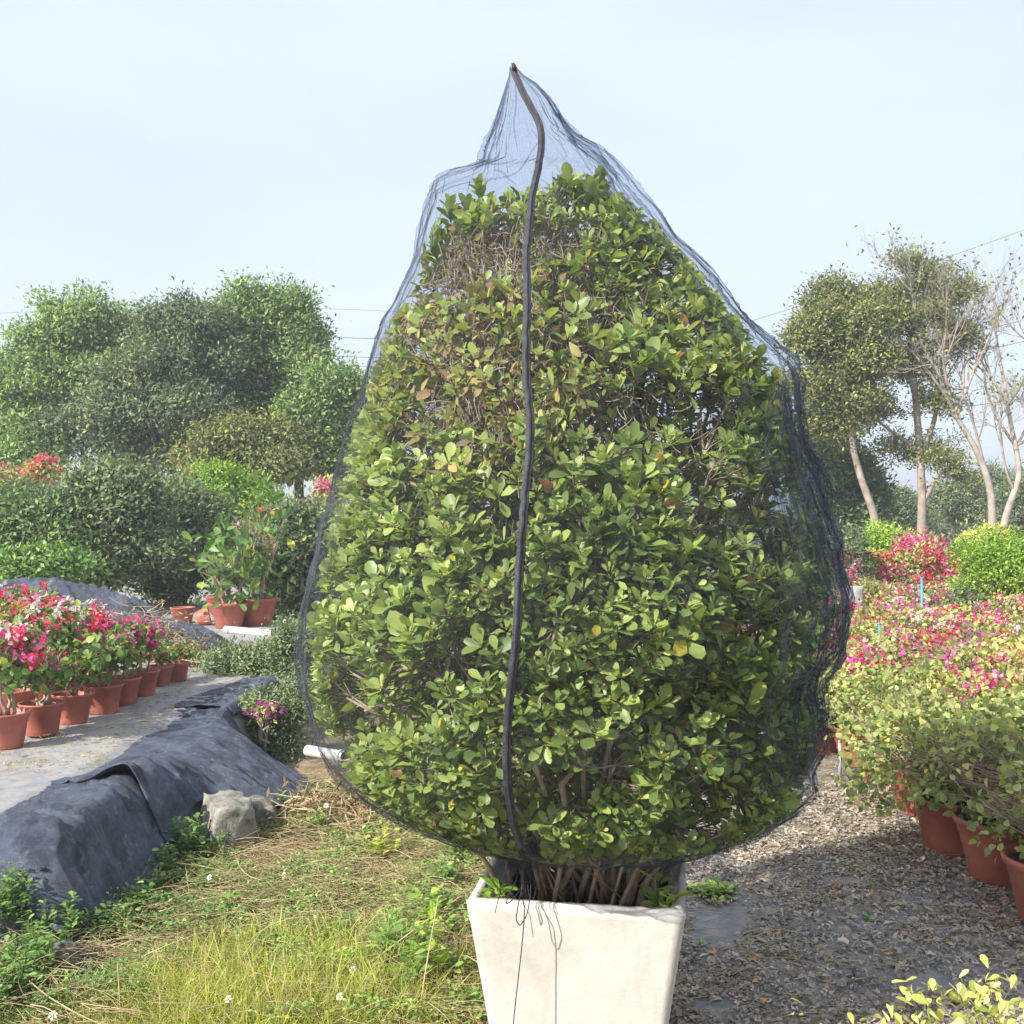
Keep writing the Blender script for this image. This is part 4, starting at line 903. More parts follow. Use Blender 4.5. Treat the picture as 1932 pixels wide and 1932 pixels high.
def bare_tree(label, d, trunk, seed, r0=.1, spreadu=1.0, leavesn=0):
    g = np.random.default_rng(seed); b = P(trunk[0][0], trunk[0][1], d); b[2] = 0; root = empty('bare_tree', tuple(b)); tag(root, label, 'tree', 'half bare trees at right')
    q = np.array([P(u, v, d) for u, v in trunk]); q = np.vstack([[q[0][0], q[0][1], -.1], q]); t = np.linspace(0, len(q)-1, 30)
    q = np.stack([np.interp(t, np.arange(len(q)), q[:, j_]) for j_ in range(3)], -1)
    for _ in range(3): q[1:-1] = (q[:-2]+2*q[1:-1]+q[2:])/4
    mb = MB(); tube(mb, q, np.linspace(r0, r0*.35, 30), 8); mb.build('trunk', M['bare_bark'], root, b)
    mb = MB(); tips = []
    def grow(p, dr, ln, r, lev):
        ss = np.linspace(0, 1, 6)[:, None]; side = g.normal(size=3)*.12*ln; q_ = p+dr*ln*ss+side*(ss*(1-ss))*2+np.array([0, 0, .10*ln])*ss**2
        if lev < 2: tube(mb, q_, np.linspace(r, r*.6, 6), 5, cap=False)
        else: tubes3(mb, q_[:1], q_[-1:], r, r*.4, bow=(side*.5)[None], seg=3)
        if lev >= 4: tips.append(q_[-1]); return
        for k_ in range([3, 4, 4, 4][lev]):
            s_ = g.uniform(.35, 1.0); pp = q_[min(5, int(s_*5+.5))]; nd_ = nrm(dr+g.normal(size=3)*.48+np.array([0, 0, .18])); grow(pp, nd_, ln*g.uniform(.52, .78), r*.52, lev+1)
    for k_ in range(7):
        p = q[int(g.uniform(12, 29))]; grow(p, nrm(np.array([g.normal()*.75*spreadu, g.normal()*.5, 1.1])), g.uniform(1.2, 1.9), r0*.38, 0)
    grow(q[-1], nrm(q[-1]-q[-3]), 1.7, r0*.36, 0)
    mb.build('limbs', M['bare_bark'], root, b)
    if leavesn:
        tp = np.array(tips)[g.integers(0, len(tips), leavesn)]+rng.normal(size=(leavesn, 3))*.1; mb = MB(); leaves(mb, tp, rdir(leavesn), rdir(leavesn), .12, .055, rng.random(leavesn)); mb.build('crown', M['tree_leaf_olive'], root, b)
bare_tree('bare tree with a leaning trunk right of the tall forked tree', 24.0, [(1872, 1010), (1872, 940), (1860, 890), (1838, 840), (1812, 800), (1790, 760), (1770, 700)], 5, .105, 1, 500)
bare_tree('bare tree at the right edge whose trunk leans to the right', 24.0, [(1888, 1010), (1905, 950), (1925, 900), (1918, 850), (1905, 790), (1895, 720)], 9, .10, 1, 700)
tree('dark_tree', 'dense dark tree low behind the net under the leafy curved tree', 'tree', 26.0, [[(1590, 1010), (1590, 950)]], [(1560, 880, 50, 45), (1600, 890, 50, 45), (1570, 950, 60, 50), (1630, 950, 40, 50), (1530, 830, 30, 40)], 22000, .15, 'tree_leaf', 'dark_bark', r0=.09, tint=(.4, .2))
far = [('far bluish tree low behind the bare trees', 1800, 38, [(1780, 960, 45, 35), (1820, 945, 40, 40), (1850, 970, 45, 30)]),
       ('far bluish tree between the two bare trunks', 1890, 40, [(1880, 930, 40, 45), (1900, 975, 50, 35)]),
       ('far tree at the right edge behind the bare trees', 1935, 36, [(1940, 940, 45, 50), (1945, 985, 50, 30), (1910, 990, 40, 25)]),
       ('far thin tree seen between the forked tree and the curved trunk', 1690, 36, [(1690, 960, 35, 40), (1720, 985, 40, 25), (1665, 985, 40, 25)])]
for lab, u, d, lb in far: tree('far_tree', lab, 'tree', d, [[(u, 1030), (u, 960)]], lb, 9000, .17, 'tree_leaf_grey', 'dark_bark', r0=.10, group='far trees along the horizon', tint=(.55, .2))
# far low woods along the horizon
mb = MB(); lb = []
for x in np.arange(-34, 40, 1.6):
    lb.append((x+rng.normal()*.4, 58+rng.normal()*3, .9, 1.6, 1.6, rng.uniform(1.2, 2.6)))
foliage_mb(mb, lb, 60000, .34, .5, (.5, .2), spread=.3); tag(mb.build('distant_woods', M['tree_leaf_grey']), 'low hazy line of woods along the horizon behind everything', 'woods', kind='stuff')

# power lines
CAB = [('thin power line highest of those left of the net', [(-60, 606), (300, 612), (600, 582), (700, 592)][:0]+[(600, 582), (1100, 622)], 40), ]
def cable(label, p0, p1, d, r_=.012, sag=.15):
    a_ = P(*p0, d); b_ = P(*p1, d); ss = np.linspace(0, 1, 40)[:, None]; q = a_*(1-ss)+b_*ss+np.array([0, 0, -sag])*4*ss*(1-ss)
    mb = MB(); tube(mb, q, r_, 5); tag(mb.build('power_line', M['cable'], loc=q[0]), label, 'power line', 'power lines across the sky')
cable('faint power line, highest of the four left of the net', (-300, 616), (1300, 640), 44, .008, -1.1)
cable('power line second from the top left of the net', (-300, 636), (1300, 668), 42, .014, -.4)
cable('power line third from the top left of the net', (-300, 658), (1300, 705), 42, .012, -.3)
cable('lowest power line left of the net', (-300, 664), (1300, 722), 43, .012, -.2)
cable('thin power line rising to the upper right corner of the sky', (1300, 640), (2300, 290), 36, .009, .3)
cable('power line crossing the crowns of the bare trees', (1300, 730), (2300, 500), 33, .012, .35)
cable('lower power line crossing the bare trees', (1300, 762), (2300, 545), 33, .011, .35)
cable('lowest power line at right just behind the leafy tree', (1300, 815), (2300, 690), 33, .012, .3)

# ================================================================== POTTED PLANTS
def pot_profile(kind):
    if kind == 'small':   # ringed nursery pot, 21 cm high
        return [(.0, 0), (.094, 0), (.098, .004), (.104, .03), (.106, .034), (.122, .150), (.127, .153), (.129, .172), (.134, .176), (.142, .198), (.147, .203), (.147, .211), (.142, .214), (.134, .212), (.130, .19), (.122, .172), (0, .172)]
    return [(.0, 0), (.135, 0), (.142, .005), (.150, .05), (.156, .056), (.160, .10), (.167, .106), (.171, .15), (.178, .156), (.182, .195), (.190, .202), (.194, .235), (.206, .242), (.214, .262), (.214, .272), (.205, .277), (.196, .272), (.190, .245), (0, .235)]
def pot_mesh(mb, kind, sides=36):
    pr = np.array(pot_profile(kind)); pr = pr[:-1]; a_ = np.arange(sides)*2*math.pi/sides
    V = np.stack([pr[:, :1]*np.cos(a_), pr[:, :1]*np.sin(a_), np.repeat(pr[:, 1:], sides, 1)], -1).reshape(-1, 3); n_ = len(pr)
    i = np.arange(n_-1)[:, None]*sides; j = np.arange(sides)[None]; j2 = (j+1) % sides
    mb.add(V, np.stack([i+j, i+j2, i+sides+j2, i+sides+j], -1).reshape(-1, 4))
def make_potted(name, kind, leafm, flw, cr, ch, cz, nleaf, L, heart=True, stems=5, ntw=90, tint=(.45, .2), potm='terracotta', thick=.012, top_only=True):
    root = empty(name); mb = MB(); pot_mesh(mb, kind); po = mb.build('pot', M[potm], root)
    hh, rr = (.178, .128) if kind == 'small' else (.245, .19)
    mb = MB(); a_ = np.arange(24)*2*math.pi/24; rs = np.linspace(0, rr, 6)
    V = np.stack([rs[:, None]*np.cos(a_), rs[:, None]*np.sin(a_), hh+rng.normal(size=(6, 24))*.004], -1).reshape(-1, 3)
    i = np.arange(5)[:, None]*24; j = np.arange(24)[None]; j2 = (j+1) % 24; mb.add(V, np.stack([i+j, i+j2, i+24+j2, i+24+j], -1).reshape(-1, 4)); mb.build('soil', M['soil'], po)
    # stems
    mb = MB(); tips = []
    for k_ in range(stems):
        a_ = rng.uniform(0, 6.28); p = np.array([math.cos(a_), math.sin(a_), 0])*rng.uniform(0, .04)+[0, 0, hh-.01]
        tgt_ = np.array([math.cos(a_)*cr*.45, math.sin(a_)*cr*.45, cz]); ss = np.linspace(0, 1, 8)[:, None]
        q = p*(1-ss)+tgt_*ss+(rng.normal(size=(8, 3))*.01); tube(mb, q, np.linspace(thick, thick*.4, 8), 6); tips.append(q[3:])
    tips = np.concatenate(tips); m_ = ntw; s0 = tips[rng.integers(0, len(tips), m_)]; d_ = rdir(m_); d_[:, 2] = np.abs(d_[:, 2])*.9
    e_ = np.array([0, 0, cz])+d_*np.array([cr, cr, ch])*rng.uniform(.5, .95, m_)[:, None]; tubes3(mb, s0, e_, .0035, .0014, seg=4)
    mb.build('stem', M['twig'], root)
    lb = sublobes([(0, 0, cz, cr, cr, ch)], 14, .40)+[(0, 0, cz-ch*.1, cr*.75, cr*.75, ch*.7)]
    mb = MB(); foliage_mb(mb, lb, nleaf, L, .78 if heart else .5, tint, LEAF_HEART if heart else LEAF_FINE, spread=L*.8, per=4, up=.1); mb.build('foliage', M[leafm], root)
    for (cm, nf, frac, lo_) in flw:
        k_ = max(2, int(len(lb)*frac)); sub = [lb[q] for q in rng.choice(len(lb), k_, replace=False)]
        sub = [(x*1.05, y*1.05, max(z, cz+ch*lo_)+rz*.15, rx*1.05, ry*1.05, rz*1.05) for x, y, z, rx, ry, rz in sub]
        for sb_ in sub:
            mb = MB(); foliage_mb(mb, [sb_], max(12, nf//k_), .032, .85, (.45, .22), LEAF_MID, spread=.020, per=12); mb.build('flower_cluster', M[cm], root)
    return root
def put(o, x, y, z, rz, sc, label, group, cat='potted plant', first=None):
    o.location = (x, y, z); o.rotation_euler = (0, 0, rz); o.scale = (sc, sc, sc); tag(o, label, cat, group)
proto = {}
def get(key, *a_, **k_):
    """first use moves the prototype itself, later uses copy it with its parts"""
    if key in proto: return copy_tree(proto[key])
    proto[key] = make_potted('potted_bougainvillea', *a_, **k_); return proto[key]
def bedpot(key): 
    A = {'redwhite': ('small', 'pot_leaf', [('red', 420, .5, .2), ('white', 300, .45, .35), ('magenta', 300, .5, .1)], .26, .25, .56, 420, .050),
         'redwhite2': ('small', 'pot_leaf', [('red', 380, .5, .1), ('white', 220, .35, .35), ('magenta', 450, .5, .1)], .25, .24, .54, 420, .048),
         'green': ('small', 'pot_leaf', [('red', 60, .2, .1)], .24, .17, .42, 330, .055),
         'green2': ('small', 'pot_leaf', [('red', 40, .2, .0), ('magenta', 50, .15, .3)], .26, .20, .44, 420, .052),
         'ball': ('small', 'pot_leaf', [('magenta', 800, .55, .1)], .20, .22, .46, 260, .048),
         'small': ('small', 'pot_leaf', [('red', 30, .2, .0)], .15, .12, .32, 160, .045)}[key]
    return get(key, *A)
GB = 'potted bougainvilleas on the raised bed'
rows = [('redwhite2', 10, 5.66, 'nearest potted bougainvillea, in the pot cut by the left edge'),
        ('green2', 79, 6.02, 'leafy potted bougainvillea second from the left edge in the front row'),
        ('green', 137, 6.38, 'short leafy potted bougainvillea with mossy soil, third in the front row'),
        ('green2', 195, 6.72, 'leafy potted bougainvillea fourth in the front row with a dusty pot beside it'),
        ('ball', 231, 7.05, 'magenta crowned potted bougainvillea tucked behind the fourth pot'),
        ('ball', 268, 7.42, 'magenta ball bougainvillea in the last big pot of the front row'),
        ('small', 303, 7.95, 'small potted seedling just beyond the magenta ball bougainvillea'),
        ('small', 334, 8.15, 'tiny pot with grassy leaves at the far end of the row'),
        ('redwhite', 30, 6.45, 'red and white flowering plant in the second row at the left edge'),
        ('redwhite', 92, 6.85, 'red and white flowering plant in the second row behind the mossy pot'),
        ('redwhite2', 140, 7.2, 'crimson flowering plant in the second row left of the magenta crown'),
        ('ball', 182, 7.55, 'magenta flowering plant in the second row above the fourth front pot'),
        ('redwhite', 20, 7.3, 'white topped flowering plant in the third row at the left edge'),
        ('redwhite', 66, 7.6, 'tallest white topped flowering plant, in the third row on the bed'),
        ('green2', 128, 7.9, 'leafy plant with white buds in the third row'),
        ('green', 165, 8.3, 'pale leafy plant in the rear row before the stalk heap')]
for k_, (key, u, d, lab) in enumerate(rows):
    o = bedpot(key); x = (u-W0/2)/W0*d; put(o, x, d, BEDZ, rng.uniform(0, 6.28), rng.uniform(.86, .94) if key != 'small' else .7, lab, GB)
# the two big pots with jade-like plants and pots round them
GJ = 'big pots beyond the raised bed'
j1 = make_potted('potted_jade_plant', 'big', 'pot_leaf', [], .46, .52, .62, 230, .13, heart=False, stems=7, thick=.022); put(j1, *P(432, 1168, 12.6)[:2], BEDZ, 0, 1.1, 'big red pot with a rounded yellow green leafy plant, left of the pair', GJ)
j2 = make_potted('potted_jade_plant', 'big', 'pot_leaf', [('magenta', 30, .2, 0)], .44, .60, .80, 260, .13, heart=False, stems=7, thick=.02); put(j2, *P(484, 1160, 12.9)[:2], BEDZ, 1, 1.25, 'big red pot with a tall yellow green leafy plant, right of the pair', GJ)
def empty_pot(label, u, d, sc, group=GJ, tilt=0, kind='big', z=BEDZ):
    root = empty('plant_pot'); mb = MB(); pot_mesh(mb, kind); po = mb.build('shell', M['terracotta'], root); mb = MB()
    a_ = np.arange(24)*2*math.pi/24; h_ = .2 if kind == 'big' else .17; r_ = .185 if kind == 'big' else .125
    V = np.vstack([[[0, 0, h_]], np.stack([r_*np.cos(a_), r_*np.sin(a_), a_*0+h_], -1)]); mb.add(V, np.stack([np.zeros(24, int), 1+np.arange(24), 1+(np.arange(24)+1) % 24], -1)); mb.build('soil', M['soil'], root)
    root.location = ((u-W0/2)/W0*d, d, z+(.12*sc if tilt else 0)); root.scale = (sc,)*3; root.rotation_euler = (0, tilt, .3); tag(root, label, 'plant pot', group)
empty_pot('upright empty red pot left of the two jade-like plants', 345, 13.2, .75)
empty_pot('tipped over red pot at the foot of the upright empty pot', 370, 12.9, .62, tilt=1.3)
empty_pot('red pot behind the left jade-like plant', 415, 14.6, .95)
empty_pot('red pot behind the right jade-like plant', 505, 14.2, .95)
empty_pot('tiny red pot alone among the dark bushes', 235, 14.5, .35)

# right-hand field of potted bougainvilleas
def field(key):
    A = {'olive': ('big', 'olive_leaf', [('purple', 26, .12, .2)], .50, .30, .46, 1700, .036),
         'olive2': ('big', 'olive_leaf', [('red', 40, .15, .3)], .52, .28, .44, 1700, .036),
         'olive3': ('big', 'olive_leaf', [], .50, .32, .47, 1800, .034),
         'yellow': ('big', 'yellow_leaf', [('red', 240, .3, .1)], .46, .26, .52, 1500, .036),
         'yellow2': ('big', 'yellow_leaf', [('magenta', 200, .25, .1), ('red', 120, .2, .2)], .46, .26, .50, 1500, .036),
         'pink': ('big', 'olive_leaf', [('magenta', 950, .6, -.1), ('red', 260, .3, .1), ('white', 90, .15, .1)], .44, .26, .54, 1200, .042),
         'pink2': ('big', 'olive_leaf', [('magenta', 800, .55, -.1), ('white', 200, .25, .1), ('purple', 400, .4, .1)], .44, .28, .54, 1200, .042),
         'mixed': ('big', 'yellow_leaf', [('magenta', 420, .4, .0), ('red', 380, .35, .1)], .44, .26, .52, 1400, .042)}[key]
    return get('f'+key, *A, heart=True, stems=5, thick=.014, potm='terracotta', ntw=260)
GF = 'potted bougainvilleas in rows right of the path'
edge = [(2.23, 4.18, 'olive', 1.0, 'nearest potted bougainvillea right of the path, in a pot cut by the photo edge'),
        (2.27, 4.72, 'olive3', 1.05, 'second pot from the front along the right path edge, with a dense olive green plant'),
        (2.23, 5.16, 'olive2', 1.0, 'third pot from the front along the right path edge'),
        (2.35, 5.85, 'olive', 1.0, 'fourth pot from the front along the right path edge'),
        (2.38, 6.50, 'olive3', .95, 'fifth pot from the front along the right path edge'),
        (2.40, 7.05, 'olive2', .95, 'sixth pot from the front along the right path edge, beside the grey stakes')]
for x, y, key, sc, lab in edge: put(field(key), x, y, 0.008, rng.uniform(0, 6.28), sc, lab, GF)
lab_of = {'olive': 'olive green potted bougainvillea in the nearer rows behind the path edge pots', 'yellow': 'yellow leaved potted bougainvillea with red blooms in the middle rows', 'pink': 'magenta blooming potted bougainvillea in the far rows of the field', 'mixed': 'potted bougainvillea with yellow leaves and pink blooms in the far middle rows'}
for y in np.arange(4.45, 14.2, .60):
    xs_ = np.arange(2.78 if y < 7 else 2.0+.02*y, .56*y+.6, .62)
    for x in xs_:
        yy = y+rng.normal()*.08; xx = x+rng.normal()*.07; q = yy+rng.normal()*.35
        key = rng.choice(['olive', 'olive2', 'olive3']) if q < 6.0 else rng.choice(['yellow', 'yellow2', 'olive', 'olive2']) if q < 7.3 else rng.choice(['mixed', 'yellow2', 'pink']) if q < 8.3 else rng.choice(['pink', 'pink2', 'pink', 'mixed'])
        o = field(str(key)); base_ = str(key).rstrip('23')
        put(o, xx, yy, .008, rng.uniform(0, 6.28), rng.uniform(.9, 1.1), lab_of[base_], GF)
# taller bushes behind the field
flowerbush('bougainvillea tree with bright magenta sprays in the middle of the far row', 1740, 1068, 78, 52, 15.0, [('magenta', 1.0), ('red', .35)], 2600, 'olive_leaf', 3800, 0, .06)
flowerbush('orange flowering bush left of the magenta bougainvillea tree', 1655, 1072, 38, 26, 15.3, [('orange', 1.0)], 1300, 'olive_leaf', 700, 0, .06)
flowerbush('crimson flowering bush showing just past the right edge of the net', 1606, 1062, 42, 55, 14.8, [('magenta', .8)], 900, 'tree_leaf_grey', 2600, 0, .06)
flowerbush('yellow green clipped bush behind the magenta bougainvillea tree', 1672, 1030, 45, 38, 17.0, [], 0, 'lime_leaf', 5500, 0, .06, 'bush', 'round_bush', leaf_t=(.55, .18))
flowerbush('large round green topiary bush at the right edge', 1886, 1082, 74, 78, 13.0, [('magenta', .05)], 700, 'lime_leaf', 13000, 0, .05, 'bush', 'round_bush', leaf_t=(.34, .17))
flowerbush('pale cream leaved bush behind the round topiary', 1862, 1020, 45, 28, 16.0, [], 0, 'pale_leaf', 6000, 0, .05, 'bush', 'round_bush')
flowerbush('low dark leaved bush with purple flowers below the round topiary', 1795, 1158, 62, 34, 11.6, [('purple', .5), ('white', .1)], 900, 'tree_leaf', 3600, 0, .05)
flowerbush('low purple and magenta bush below the round topiary', 1862, 1170, 38, 26, 11.2, [('purple', 1.0)], 1100, 'olive_leaf', 1200, 0, .05)
flowerbush('low orange blooming bush at the right edge below the topiary', 1915, 1160, 38, 24, 11.8, [('orange', 1.0)], 1000, 'olive_leaf', 900, 0, .05)
flowerbush('pink flowering bush with dry twigs below the orange bush near the net', 1640, 1140, 50, 36, 13.0, [('magenta', .5)], 1100, 'olive_leaf', 1800, 0, .055)
def sack(label, u, v, d, w, h):
    c = P(u, v, d); root = empty('white_sack', (c[0], c[1], c[2]-h)); tag(root, label, 'planting sack', 'white planting sacks in the field')
    pr = [(.0, 0), (.8, 0), (.95, .15), (1.0, .5), (.93, .85), (.98, 1.0), (.90, 1.0), (.86, .9)]; a_ = np.arange(20)*2*math.pi/20; pr = np.array(pr)
    rr_ = pr[:, :1]*w*(1+.05*np.sin(a_*5+pr[:, :1]*6)); V = np.stack([rr_*np.cos(a_), rr_*np.sin(a_), np.repeat(pr[:, 1:]*h*2, 20, 1)], -1).reshape(-1, 3)
    i = np.arange(7)[:, None]*20; j = np.arange(20)[None]; j2 = (j+1) % 20; mb = MB(); mb.add(V, np.stack([i+j, i+j2, i+20+j2, i+20+j], -1).reshape(-1, 4)); mb.build('fabric', M['white_bag'], root)
    mb = MB(); V = np.vstack([[[0, 0, h*1.8]], np.stack([w*.87*np.cos(a_), w*.87*np.sin(a_), a_*0+h*1.8], -1)]); mb.add(V, np.stack([np.zeros(20, int), 1+np.arange(20), 1+(np.arange(20)+1) % 20], -1)); mb.build('soil', M['soil'], root)
sack('pale planting sack right of the net under the crimson bush', 1612, 1128, 12.4, .11, .14)
sack('pale planting sack left of the tall blue stake', 1690, 1140, 12.2, .12, .09)
sack('small pale planting sack left of the short blue stake', 1648, 1212, 9.6, .12, .10)
def stake(label, u, v0, v1, d, r_, m_, two=None):
    a_ = P(u, v0, d); b_ = a_.copy(); b_[2] = 0; root = empty('stake', tuple(b_)); tag(root, label, 'stake', 'garden stakes')
    mb = MB(); tube(mb, [b_, a_*.5+b_*.5+[.006, 0, 0], a_], [r_, r_, r_*.9], 8); mb.build('pole', M[m_], root, b_)
    mb = MB(); tube(mb, [a_, a_+[0, 0, .012]], [r_*1.25, r_*.8], 8); mb.build('cap', M[m_], root, b_)
stake('taller blue stake standing below the magenta bougainvillea tree', 1739, 1092, 1180, 11.4, .016, 'blue_paint')
stake('shorter blue stake nearer the net in the pink field', 1659, 1178, 1250, 9.2, .013, 'blue_paint')
stake('grey stake standing behind the fourth path edge pot', 1649, 1395, 1500, 6.1, .012, 'grey_metal')
stake('grey stake close to the right edge of the net', 1584, 1400, 1500, 6.7, .012, 'grey_metal')

# foreground plant at the bottom right corner
o = make_potted('potted_shrub', 'big', 'pale_leaf', [], .37, .20, .46, 1300, .036, heart=False, stems=9, thick=.006, tint=(.55, .18)); 
put(o, 1.06, 2.18, .03, .4, .92, 'yellow green young shrub in the bottom right corner, closest plant to the viewer', None)

# ================================================================== LEFT EDGE DETAILS
def rock(name, label, c, s_, m_, seed, cat, rot=0, cuts=14):
    import bmesh
    bm = bmesh.new(); bmesh.ops.create_cube(bm, size=2); bmesh.ops.subdivide_edges(bm, edges=bm.edges[:], cuts=cuts, use_grid_fill=True)
    co = np.array([v.co for v in bm.verts]); rr = np.linalg.norm(co, axis=1, keepdims=True); sq = co/np.maximum(np.abs(co).max(1, keepdims=True), 1e-6)
    co = co*.72+co/rr*.28*1.25; co = co*(1+.42*(fnoise(co*1.1+seed, seed, 4)-.5)[:, None]+.12*(fnoise(co*5, seed+1, 3)-.5)[:, None])
    co[:, 0] *= np.interp(co[:, 2], [-1, 1], [1.12, .78])
    for v, q in zip(bm.verts, co): v.co = q*np.array(s_)
    me = bpy.data.meshes.new(name); bm.to_mesh(me); bm.free(); me.materials.append(M[m_]); me.polygons.foreach_set('use_smooth', np.ones(len(me.polygons), bool))
    o = bpy.data.objects.new(name, me); C.objects.link(o); o.location = tuple(c); o.rotation_euler = (.05, .06, rot); return tag(o, label, cat)
g = G(410, 1625); rock('concrete_block', 'rough weathered concrete block wedged under the sagging fabric', (g[0]+.01, g[1]+.16, .10), (.13, .15, .16), 'concrete', 3, 'concrete block', .5)
g = G(440, 1600); rock('rock', 'darker stone leaning behind the weathered concrete block', (g[0]+.05, g[1]+.25, .06), (.12, .12, .12), 'rock', 5, 'rock', .2)
g = G(120, 1842); rock('rock', 'small grey stone among the weeds at the foot of the steep fabric', (g[0], g[1], .05), (.05, .05, .07), 'rock', 8, 'rock', .4, 8)
def pipe(label, p0, p1, r_, m_='pvc'):
    p0 = np.array(p0); p1 = np.array(p1); root = empty('white_pipe', tuple(p0)); tag(root, label, 'pipe', 'white plastic pipes')
    ss = np.linspace(0, 1, 8)[:, None]; mb = MB(); tube(mb, p0*(1-ss)+p1*ss, r_, 14, cap=False); tube(mb, p1*(1-ss)+p0*ss, r_*.86, 14, cap=False); mb.build('tube', M[m_], root, p0)
    mb = MB(); q = p0*.12+p1*.88; tube(mb, [q, q+(p1-p0)*.06], r_*1.18, 14, cap=False); mb.build('coupling', M[m_], root, p0)
pipe('white pipe lying in front of the two big jade-like pots', P(425, 1188, 11.9), P(515, 1196, 11.6), .045)
pipe('white pipe end behind the magenta ball bougainvillea', P(296, 1222, 9.6), P(342, 1212, 9.7), .05)
pipe('thick white pipe end poking out beside the net', P(580, 1416, 6.9), P(650, 1428, 6.7), .038)
pipe('thin white pipe resting on the concrete block', P(362, 1556, 5.35), P(400, 1535, 5.3), .012)
# dead stalk heap
def stalk_heap(label, u, v, d, w, h, n_, z):
    c = P(u, v, d); c[2] = z; root_mb = MB(); p = rng.normal(size=(n_, 3))*[w, w*.6, h*.5]; p[:, 2] = np.abs(p[:, 2])*np.exp(-(p[:, 0]/w)**2*.4)
    a_ = c+p; b_ = a_+rdir(n_)*rng.uniform(.06, .3, n_)[:, None]*[1, 1, .6]; b_[:, 2] = np.maximum(b_[:, 2], z); tubes3(root_mb, a_, b_, .005, .002, rng.random(n_), seg=3)
    root = empty('stalk_heap', tuple(c)); tag(root, label, 'stalk heap'); root_mb.build('stalks', M['straw'], root, c)
    mb = MB(); q = c+np.abs(rng.normal(size=(n_*2, 3))*[w, w*.6, h*.5])*np.sign(rng.normal(size=(n_*2, 3))*[1, 1, 0]+[0, 0, 1]); leaves(mb, q, rdir(n_*2)+[0, 0, -.6], rdir(n_*2), .05, .016, rng.random(n_*2)*.5, bend=.5); mb.build('withered_leaves', M['straw'], root, c)
stalk_heap('brown heap of withered stalks behind the flowering pots', 265, 1165, 9.6, .30, .42, 700, BEDZ)
stalk_heap('small heap of dry stalks at the end of the row of pots', 352, 1250, 9.0, .12, .2, 200, BEDZ)
stalk_heap('loose heap of dry twigs against the foot of the fabric beside the net', 640, 1545, 5.6, .26, .22, 500, 0)
# bushes in the gap between the bed and the shrub
tree('gap_bush', 'grey green bush between the raised bed and the net, above the fabric bend', 'bush', 8.6, [[(480, 1330), (482, 1290)]], [(440, 1262, 45, 38), (510, 1255, 45, 40), (480, 1305, 65, 40), (545, 1290, 38, 50), (555, 1215, 28, 40)], 20000, .050, 'feather_leaf', 'dark_bark', r0=.02, tint=(.45, .2))
tree('gap_bush', 'lower olive green bush filling the hollow beside the net', 'bush', 7.2, [[(500, 1470), (502, 1430)]], [(480, 1385, 45, 45), (530, 1400, 45, 50), (500, 1445, 60, 35), (545, 1340, 40, 40), (460, 1430, 35, 35), (500, 1340, 35, 30)], 19000, .040, 'feather_leaf', 'dark_bark', r0=.018, tint=(.4, .2))
flowerbush('small magenta flowers on the lower bush beside the net', 500, 1340, 24, 14, 7.0, [('purple', 1.0)], 160, 'olive_leaf', 200, .15, .035)
flowerbush('low green plants along the top of the crumpled fabric heap', 80, 1068, 95, 22, 12.6, [], 0, 'weed', 5200, BEDZ, .08, 'bush', 'low_bush')

# ================================================================== GROUND COVER
def patch(n_, x0, x1, y0, y1, dens=None):
    x = rng.uniform(x0, x1, n_); y = rng.uniform(y0, y1, n_)
    if dens is not None: k_ = rng.random(n_) < dens(x, y); x, y = x[k_], y[k_]
    return x, y
freeg = lambda x, y: ((bed_h(x, y) < .05) & ~((np.abs(x-PC[0]) < .27) & (np.abs(y-PC[1]) < .27))).astype(float)
def bright(x, y):   # lush grass near the front centre
    return smooth(1.0, .35, np.hypot((x+.75)/.9, (y-3.55)/.7))
# grass blades
x, y = patch(150000, -2.6, .42, 3.0, 6.6, lambda x, y: freeg(x, y)*(.06+.18*fnoise(np.stack([x*3, y*3, x*0], -1), 77, 2)+.75*bright(x, y))*smooth(.5, .25, x))
n_ = len(x); z = height(x, y); b_ = bright(x, y)
L_ = rng.uniform(.025, .12, n_)+.19*b_*rng.random(n_)**1.3+.05*(rng.random(n_) < .08); D_ = nrm(np.stack([rng.normal(size=n_)*.55, rng.normal(size=n_)*.55, np.ones(n_)], -1))
GR = (np.array([[-.5, 0, 0], [.5, 0, 0], [-.42, .4, 0], [.42, .4, 0], [-.28, .75, 0], [.28, .75, 0], [0, 1, 0]]), np.array([[0, 1, 3, 2], [2, 3, 5, 4], [4, 5, 6, 6]]))
def blades(mb, Pn, D, L, Wd, t, bend=.45):
    n_ = len(Pn); X_ = nrm(np.cross(D, rdir(n_))); N_ = np.cross(X_, D); tv = GR[0]
    down = np.array([0, 0, -1.0])
    V = (Pn[:, None]+X_[:, None]*(tv[None, :, 0]*Wd[:, None])[..., None]+D[:, None]*(tv[None, :, 1]*L[:, None])[..., None]+(N_*.5+down*.5)[:, None]*((bend*tv[:, 1]**2)[None]*L[:, None])[..., None])
    m_ = 7; F4 = (np.array([[0, 1, 3, 2], [2, 3, 5, 4]])[None]+(np.arange(n_)*m_)[:, None, None]).reshape(-1, 4); F3 = (np.array([[4, 5, 6]])[None]+(np.arange(n_)*m_)[:, None, None]).reshape(-1, 3)
    mb.add(V.reshape(-1, 3), [F4], np.repeat(t, 2)); mb.F.append(F3+mb.n-len(V.reshape(-1, 3))); mb.T.append(t)
mb = MB(); t_ = np.clip(.42+.26*b_+rng.normal(size=n_)*.2+(rng.random(n_) < .16)*.4, 0, 1)
blades(mb, np.stack([x, y, z-.005], -1), D_, L_, rng.uniform(.0018, .0042, n_), t_); tag(mb.build('grass', M['grass']), 'yellow green grass growing between the raised bed and the planter', 'grass', kind='stuff')
